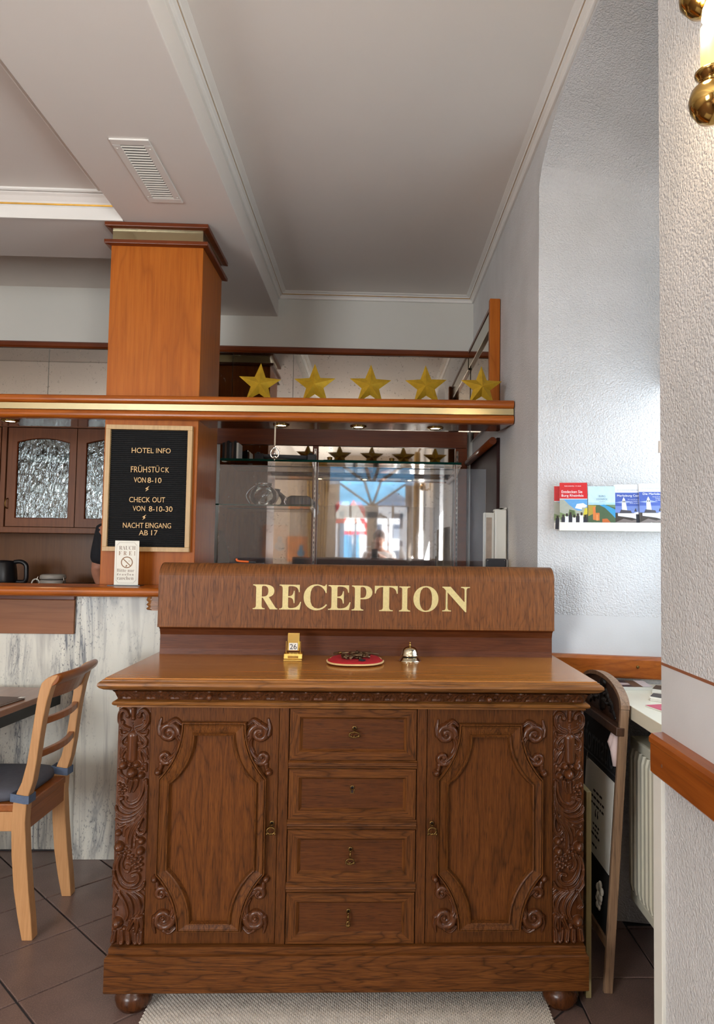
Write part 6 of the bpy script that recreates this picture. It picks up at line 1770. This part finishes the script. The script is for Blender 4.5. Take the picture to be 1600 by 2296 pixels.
for s in (-1, 1):
    m = MB(); m.tube(catmull([(-1.868 + s * 0.073, 2.17, 1.155), (-1.868 + s * 0.079, 2.165, 1.175), (-1.868 + s * 0.074, 2.17, 1.197)], 5), 0.003, 6); m.build('clasp', M['silver'], jr)
cc = MB(); cc.tube(catmull([(-1.995, 2.2, 1.149), (-1.985, 2.2, 1.172), (-1.962, 2.2, 1.178), (-1.948, 2.2, 1.160), (-1.952, 2.2, 1.149)], 6), 0.004, 7)
o = cc.build('white_cable', M['white'], origin=(-1.97, 2.2, 1.145)); tag(o, 'white cable loop lying between kettle and jar', 'cable')

# ================================================================== PEOPLE
def skinned(name, verts, edges, radii, mat, parent=None, sub=2, root=0, origin=(0, 0, 0)):
    me = bpy.data.meshes.new(name)
    o0 = Vector(origin)
    me.from_pydata([tuple(Vector(v) - o0) for v in verts], edges, [])
    o = bpy.data.objects.new(name, me); C.objects.link(o)
    sk = o.modifiers.new('skin', 'SKIN'); sk.use_smooth_shade = True
    layer = me.skin_vertices[0].data
    for i, r in enumerate(radii):
        layer[i].radius = r if isinstance(r, tuple) else (r, r)
        layer[i].use_root = (i == root)
    sb_ = o.modifiers.new('smooth', 'SUBSURF'); sb_.levels = sub; sb_.render_levels = sub
    me.materials.append(mat)
    if parent is not None: o.parent = parent
    else: o.location = o0
    return o

def hand_chain(V, E, R, wrist, palm, spread, curl, root_i):
    """palm and five finger chains from a wrist vertex"""
    w_, p_ = Vector(wrist), Vector(palm)
    d = (p_ - w_).normalized()
    s = Vector(spread).normalized(); c = Vector(curl).normalized()
    pi = len(V); V.append(tuple(p_)); E.append((root_i, pi)); R.append((0.036, 0.020))
    for k, ln in enumerate((0.070, 0.080, 0.076, 0.060)):
        b0 = p_ + d * 0.035 + s * (-0.030 + 0.020 * k)
        p1 = b0 + d * ln * 0.45 + c * 0.012; p2 = p1 + d * ln * 0.30 + c * 0.022
        i0 = len(V)
        V.extend([tuple(b0), tuple(p1), tuple(p2)]); E.extend([(pi, i0), (i0, i0 + 1), (i0 + 1, i0 + 2)]); R.extend([0.0098, 0.0088, 0.0075])
    b0 = p_ - s * 0.034; p1 = b0 - s * 0.022 + d * 0.028; p2 = p1 + d * 0.028 + s * 0.004
    i0 = len(V); V.extend([tuple(b0), tuple(p1), tuple(p2)]); E.extend([(pi, i0), (i0, i0 + 1), (i0 + 1, i0 + 2)]); R.extend([0.013, 0.0105, 0.0085])

def person(label, X, Y, face, H, shirt, larm, rarm, sleeve_l=0.98, hair=True):
    """standing figure; face=+1 looks along +y, -1 towards -y; larm/rarm = (elbow, wrist, palm) world points at the -x / +x side"""
    s = H / 1.80
    t = thing('person', label, 'person', (X, Y, 0))
    def q(x, y, z): return (X + x * s, Y + y * s * face, z * s)
    V = [q(0, 0, 0.98), q(0, 0, 1.10), q(0, 0.01, 1.28), q(0, 0.0, 1.43), q(0, -0.01, 1.515), q(0, 0.01, 1.585), q(0, 0.02, 1.66), q(0, 0.01, 1.74)]
    E = [(i, i + 1) for i in range(7)]
    R = [(0.155, 0.115), (0.140, 0.105), (0.165, 0.115), (0.150, 0.100), (0.056, 0.056), (0.062, 0.068), (0.072, 0.088), (0.060, 0.072)]
    arms = []
    for sg_, arm in ((-1, larm), (1, rarm)):
        i0 = len(V)
        sh_ = q(sg_ * 0.175, 0, 1.43)
        V.append(sh_); E.append((3, i0)); R.append(0.062)
        el, wr, pa = arm
        ue = tuple((Vector(sh_) + Vector(el)) / 2)
        V.extend([ue, el, wr]); E.extend([(i0, i0 + 1), (i0 + 1, i0 + 2), (i0 + 2, i0 + 3)]); R.extend([0.050, 0.043, 0.028])
        d = (Vector(pa) - Vector(wr)).normalized()
        sp = d.cross(Vector((0, 0, 1)))
        if sp.length < 0.2: sp = Vector((1, 0, 0))
        hand_chain(V, E, R, wr, pa, sp * sg_, Vector((0, 0, -1)), i0 + 3)
        arms.append((sh_, ue, el, wr))
    for sg_ in (-1, 1):
        i0 = len(V)
        V.extend([q(sg_ * 0.095, 0, 0.92), q(sg_ * 0.105, 0.01, 0.70), q(sg_ * 0.105, 0.015, 0.50), q(sg_ * 0.105, -0.01, 0.30), q(sg_ * 0.105, -0.02, 0.085), q(sg_ * 0.108, 0.10, 0.045), q(sg_ * 0.11, 0.16, 0.035)])
        E.append((0, i0)); E.extend([(i0 + k, i0 + k + 1) for k in range(6)]); R.extend([0.095, 0.082, 0.060, 0.055, 0.042, (0.042, 0.034), (0.038, 0.026)])
    skinned('body', V, E, R, M['skin'], t, 2, 0, (X, Y, 0))
    # shirt with sleeves, trousers, shoes, hair
    V2 = [q(0, 0, 0.93), q(0, 0, 1.10), q(0, 0.01, 1.28), q(0, 0.0, 1.43), q(0, -0.005, 1.475)]
    E2 = [(0, 1), (1, 2), (2, 3), (3, 4)]; R2 = [(0.176, 0.135), (0.165, 0.130), (0.182, 0.134), (0.166, 0.118), (0.085, 0.08)]
    for (sh_, ue, el, wr) in arms:
        i0 = len(V2)
        en = tuple(Vector(ue) + (Vector(el) - Vector(ue)) * sleeve_l)
        V2.extend([sh_, ue, en]); E2.extend([(3, i0), (i0, i0 + 1), (i0 + 1, i0 + 2)]); R2.extend([0.075, 0.066, 0.060])
    skinned('shirt', V2, E2, R2, M[shirt], t, 2, 2, (X, Y, 0))
    V3 = [q(0, 0, 1.0), q(0, 0, 0.93)]; E3 = [(0, 1)]; R3 = [(0.165, 0.125), (0.165, 0.128)]
    for sg_ in (-1, 1):
        i0 = len(V3)
        V3.extend([q(sg_ * 0.098, 0, 0.86), q(sg_ * 0.105, 0.01, 0.60), q(sg_ * 0.105, 0.0, 0.35), q(sg_ * 0.105, -0.01, 0.09)])
        E3.append((1, i0)); E3.extend([(i0, i0 + 1), (i0 + 1, i0 + 2), (i0 + 2, i0 + 3)]); R3.extend([0.108, 0.088, 0.075, 0.068])
    skinned('trousers', V3, E3, R3, M['trousers'], t, 2, 0, (X, Y, 0))
    for sg_ in (-1, 1):
        m = MB(); c = q(sg_ * 0.108, 0.06, 0.045)
        m.sphere((c[0], c[1], 0.045), 0.06, 14, 8, sc=(0.80, 2.2, 0.75)); m.build('shoe', M['shoe'], t)
    m = MB(); c = q(0, -0.012, 1.705)
    m.sphere(c, 0.098 * s, 18, 10, sc=(0.90, 1.08, 1.02)); o = m.build('hair', M['hair'], t)
    # face
    for sg_ in (-1, 1):
        m = MB(); m.sphere(q(sg_ * 0.032, 0.092, 1.660), 0.010, 8, 6, sc=(1, 0.6, 0.8)); m.build('eye', M['ink'], t)
        m = MB(); m.sphere(q(sg_ * 0.078, 0.01, 1.645), 0.026, 10, 6, sc=(0.35, 0.7, 1.1)); m.build('ear', M['skin'], t)
    m = MB(); m.sphere(q(0, 0.104, 1.632), 0.017, 10, 6, sc=(0.75, 1.0, 1.3)); m.build('nose', M['skin'], t)
    m = MB(); m.sphere(q(0, 0.092, 1.592), 0.022, 10, 5, sc=(1.0, 0.4, 0.25)); m.build('mouth', M['brown_paint'], t)
    return t
person('person in black short-sleeved shirt behind the bar, mostly hidden by the column', -1.28, 1.92, -1, 1.84, 'shirt_black',
       ((-1.500, 1.935, 1.235), (-1.42, 1.78, 1.17), (-1.39, 1.735, 1.15)), ((-1.04, 1.92, 1.20), (-1.08, 1.80, 1.04), (-1.09, 1.79, 0.97)), 0.72)
person('person in white shirt taking the photograph, seen only in the mirror', 0.13, -2.62, 1, 1.72, 'shirt_white',
       ((-0.10, -2.60, 1.16), (-0.02, -2.36, 1.33), (0.0, -2.29, 1.37)), ((0.36, -2.60, 1.16), (0.20, -2.36, 1.33), (0.12, -2.29, 1.37)), 0.75)
ph = MB(); ph.box(0.030, 0.108, -2.158, -2.148, 1.29, 1.45)
o = ph.build('phone', M['black'], bevel=0.004, origin=(0.07, -2.15, 1.37)); tag(o, 'black phone held up by the photographer', 'phone')

# ================================================================== ENTRANCE SIDE (seen in the mirror) AND STREET
def curtain(x0, x1, y, z0, z1, label, folds=7):
    m = MB(); n = folds * 8
    rings = []
    for z in (z0, (z0 + z1) * 0.45, z1):
        k = 0.75 if 0 < z < z1 * 0.8 and z > z0 else 1.0
        rings.append([((x0 + x1) / 2 + ((x0 + (x1 - x0) * i / n) - (x0 + x1) / 2) * k, y + 0.035 * math.sin(2 * math.pi * folds * i / n), z) for i in range(n + 1)])
    m.loops(rings, 0, True, False, False)
    o = m.build('curtain', M['curtain'], origin=((x0 + x1) / 2, y, z0)); tag(o, label, 'curtain', 'gold curtains by the entrance')
    md = o.modifiers.new('thick', 'SOLIDIFY'); md.thickness = 0.006
curtain(-1.10, -0.72, YE + 0.09, 0.02, 2.75, 'gold gathered curtain to the left of the door in the mirror')
curtain(-3.95, -3.50, YE + 0.09, 0.02, 2.75, 'gold gathered curtain beside the far window')
cr = thing('side_curtain', 'gold curtain hanging by the side window in the mirror', 'curtain', (0.62, -2.0, 0), 'gold curtains by the entrance')
m = MB(); rings = []
for z in (0.02, 1.2, 2.70):
    rings.append([(0.60 + 0.03 * math.sin(2 * math.pi * 6 * i / 48), -2.16 + 0.34 * i / 48, z) for i in range(49)])
m.loops(rings, 0, True, False, False); o = m.build('drape', M['curtain'], cr); o.modifiers.new('thick', 'SOLIDIFY').thickness = 0.006
m = MB(); m.tube([(0.63, -3.9, 2.74), (0.63, -1.75, 2.74)], 0.012, 10); m.build('rod', M['brass'], cr)
pt = thing('pear_painting', 'small unframed painting of green pears on orange ground', 'painting', (-1.28, YE, 1.4))
m = MB(); m.box(-0.985 - 0.42, -0.985 - 0.02, YE + 0.002, YE + 0.03, 1.25, 1.68)
M['canvas'] = plain('orange_canvas', lin(216, 140, 84), 0.7, var=0.25, scale=6)
m.build('canvas', M['canvas'], pt)
m = MB(); m.sphere((-1.18, YE + 0.032, 1.40), 0.065, 14, 8, sc=(1, 0.05, 1)); m.sphere((-1.18, YE + 0.032, 1.49), 0.035, 12, 8, sc=(1, 0.05, 1.3)); m.build('pear', M['hill'], pt)
hs = thing('wall_lettering', 'hotel lettering on the wall over the entrance window', 'lettering', (-1.9, YE, 2.8))
vv, ff = text_geo('HOTEL', (-0.35, 0.35, 2.76, 2.92)); m = MB(); m.add([(-1.35 - p[0], YE + 0.006, p[2]) for p in vv], ff); m.build('letters', M['line_brown'], hs)
gr = MB(); gr.box(-30, 30, -60, YE - 0.31, -0.15, -0.02); o = struct(gr.build('ground', M['street']))
def hill():
    m = MB(); n = 40; rings = []
    for j, (y, hz) in enumerate(((-58, 0.0), (-64, 9.0), (-72, 17.0), (-84, 21.0))):
        rings.append([(-70 + 140 * i / n, y - 3 * math.sin(i * 0.5), hz * (0.8 + 0.2 * math.sin(i * 0.37 + j))) for i in range(n + 1)])
    m.loops(rings, 0, True, False, False)
    o = m.build('wooded_hillside', M['hill'], origin=(0, -60, 0)); tag(o, 'wooded hillside across the street seen through the entrance door', 'hill')
hill()
for k, (x, y, w_, h, lab) in enumerate(((1.6, -42, 5.0, 4.2, 'white house with dark roof seen through the right door leaf'), (8.0, -44, 6.0, 6.0, 'tall pale house at the far right of the street'), (-5.5, -46, 6.0, 3.4, 'low pale house behind the road sign'))):
    t = thing('house', lab, 'building', (x, y, 0))
    m = MB(); m.box(x - w_ / 2, x + w_ / 2, y - 3, y, 0, h); m.build('walls', M['house'], t)
    m = MB(); m.prism([(x - w_ / 2 - 0.2, h), (x + w_ / 2 + 0.2, h), (x, h + w_ * 0.35)], y - 3.1, y + 0.1, 'y'); m.build('roof', M['roof'], t)
    for i in range(3):
        for z in np.arange(0.9, h - 1.0, 1.8):
            m = MB(); m.box(x - w_ * 0.32 + i * w_ * 0.27, x - w_ * 0.32 + i * w_ * 0.27 + 0.6, y + 0.001, y + 0.02, z, z + 1.0); m.build('window', M['roof'], t)
ts = thing('road_sign', 'red-bordered triangular road sign on a pole outside the door', 'road sign', (-0.42, -9.0, 0))
m = MB(); m.tube([(-0.42, -9.0, -0.02), (-0.42, -9.0, 2.6)], 0.035, 10); m.build('pole', M['silver'], ts)
M['sign_red'] = plain('sign_red', lin(206, 30, 40), 0.4)
for d, s_, mt in ((0.04, 0.46, 'sign_red'), (0.05, 0.31, 'paper')):
    m = MB(); m.prism([(-0.42 - s_, 2.0 - s_ * 0.577 + 0.12), (-0.42 + s_, 2.0 - s_ * 0.577 + 0.12), (-0.42, 2.0 + s_ * 1.155 + 0.12)], -9.0 + d, -9.0 + d + 0.008, 'y'); m.build('plate', M[mt], ts)
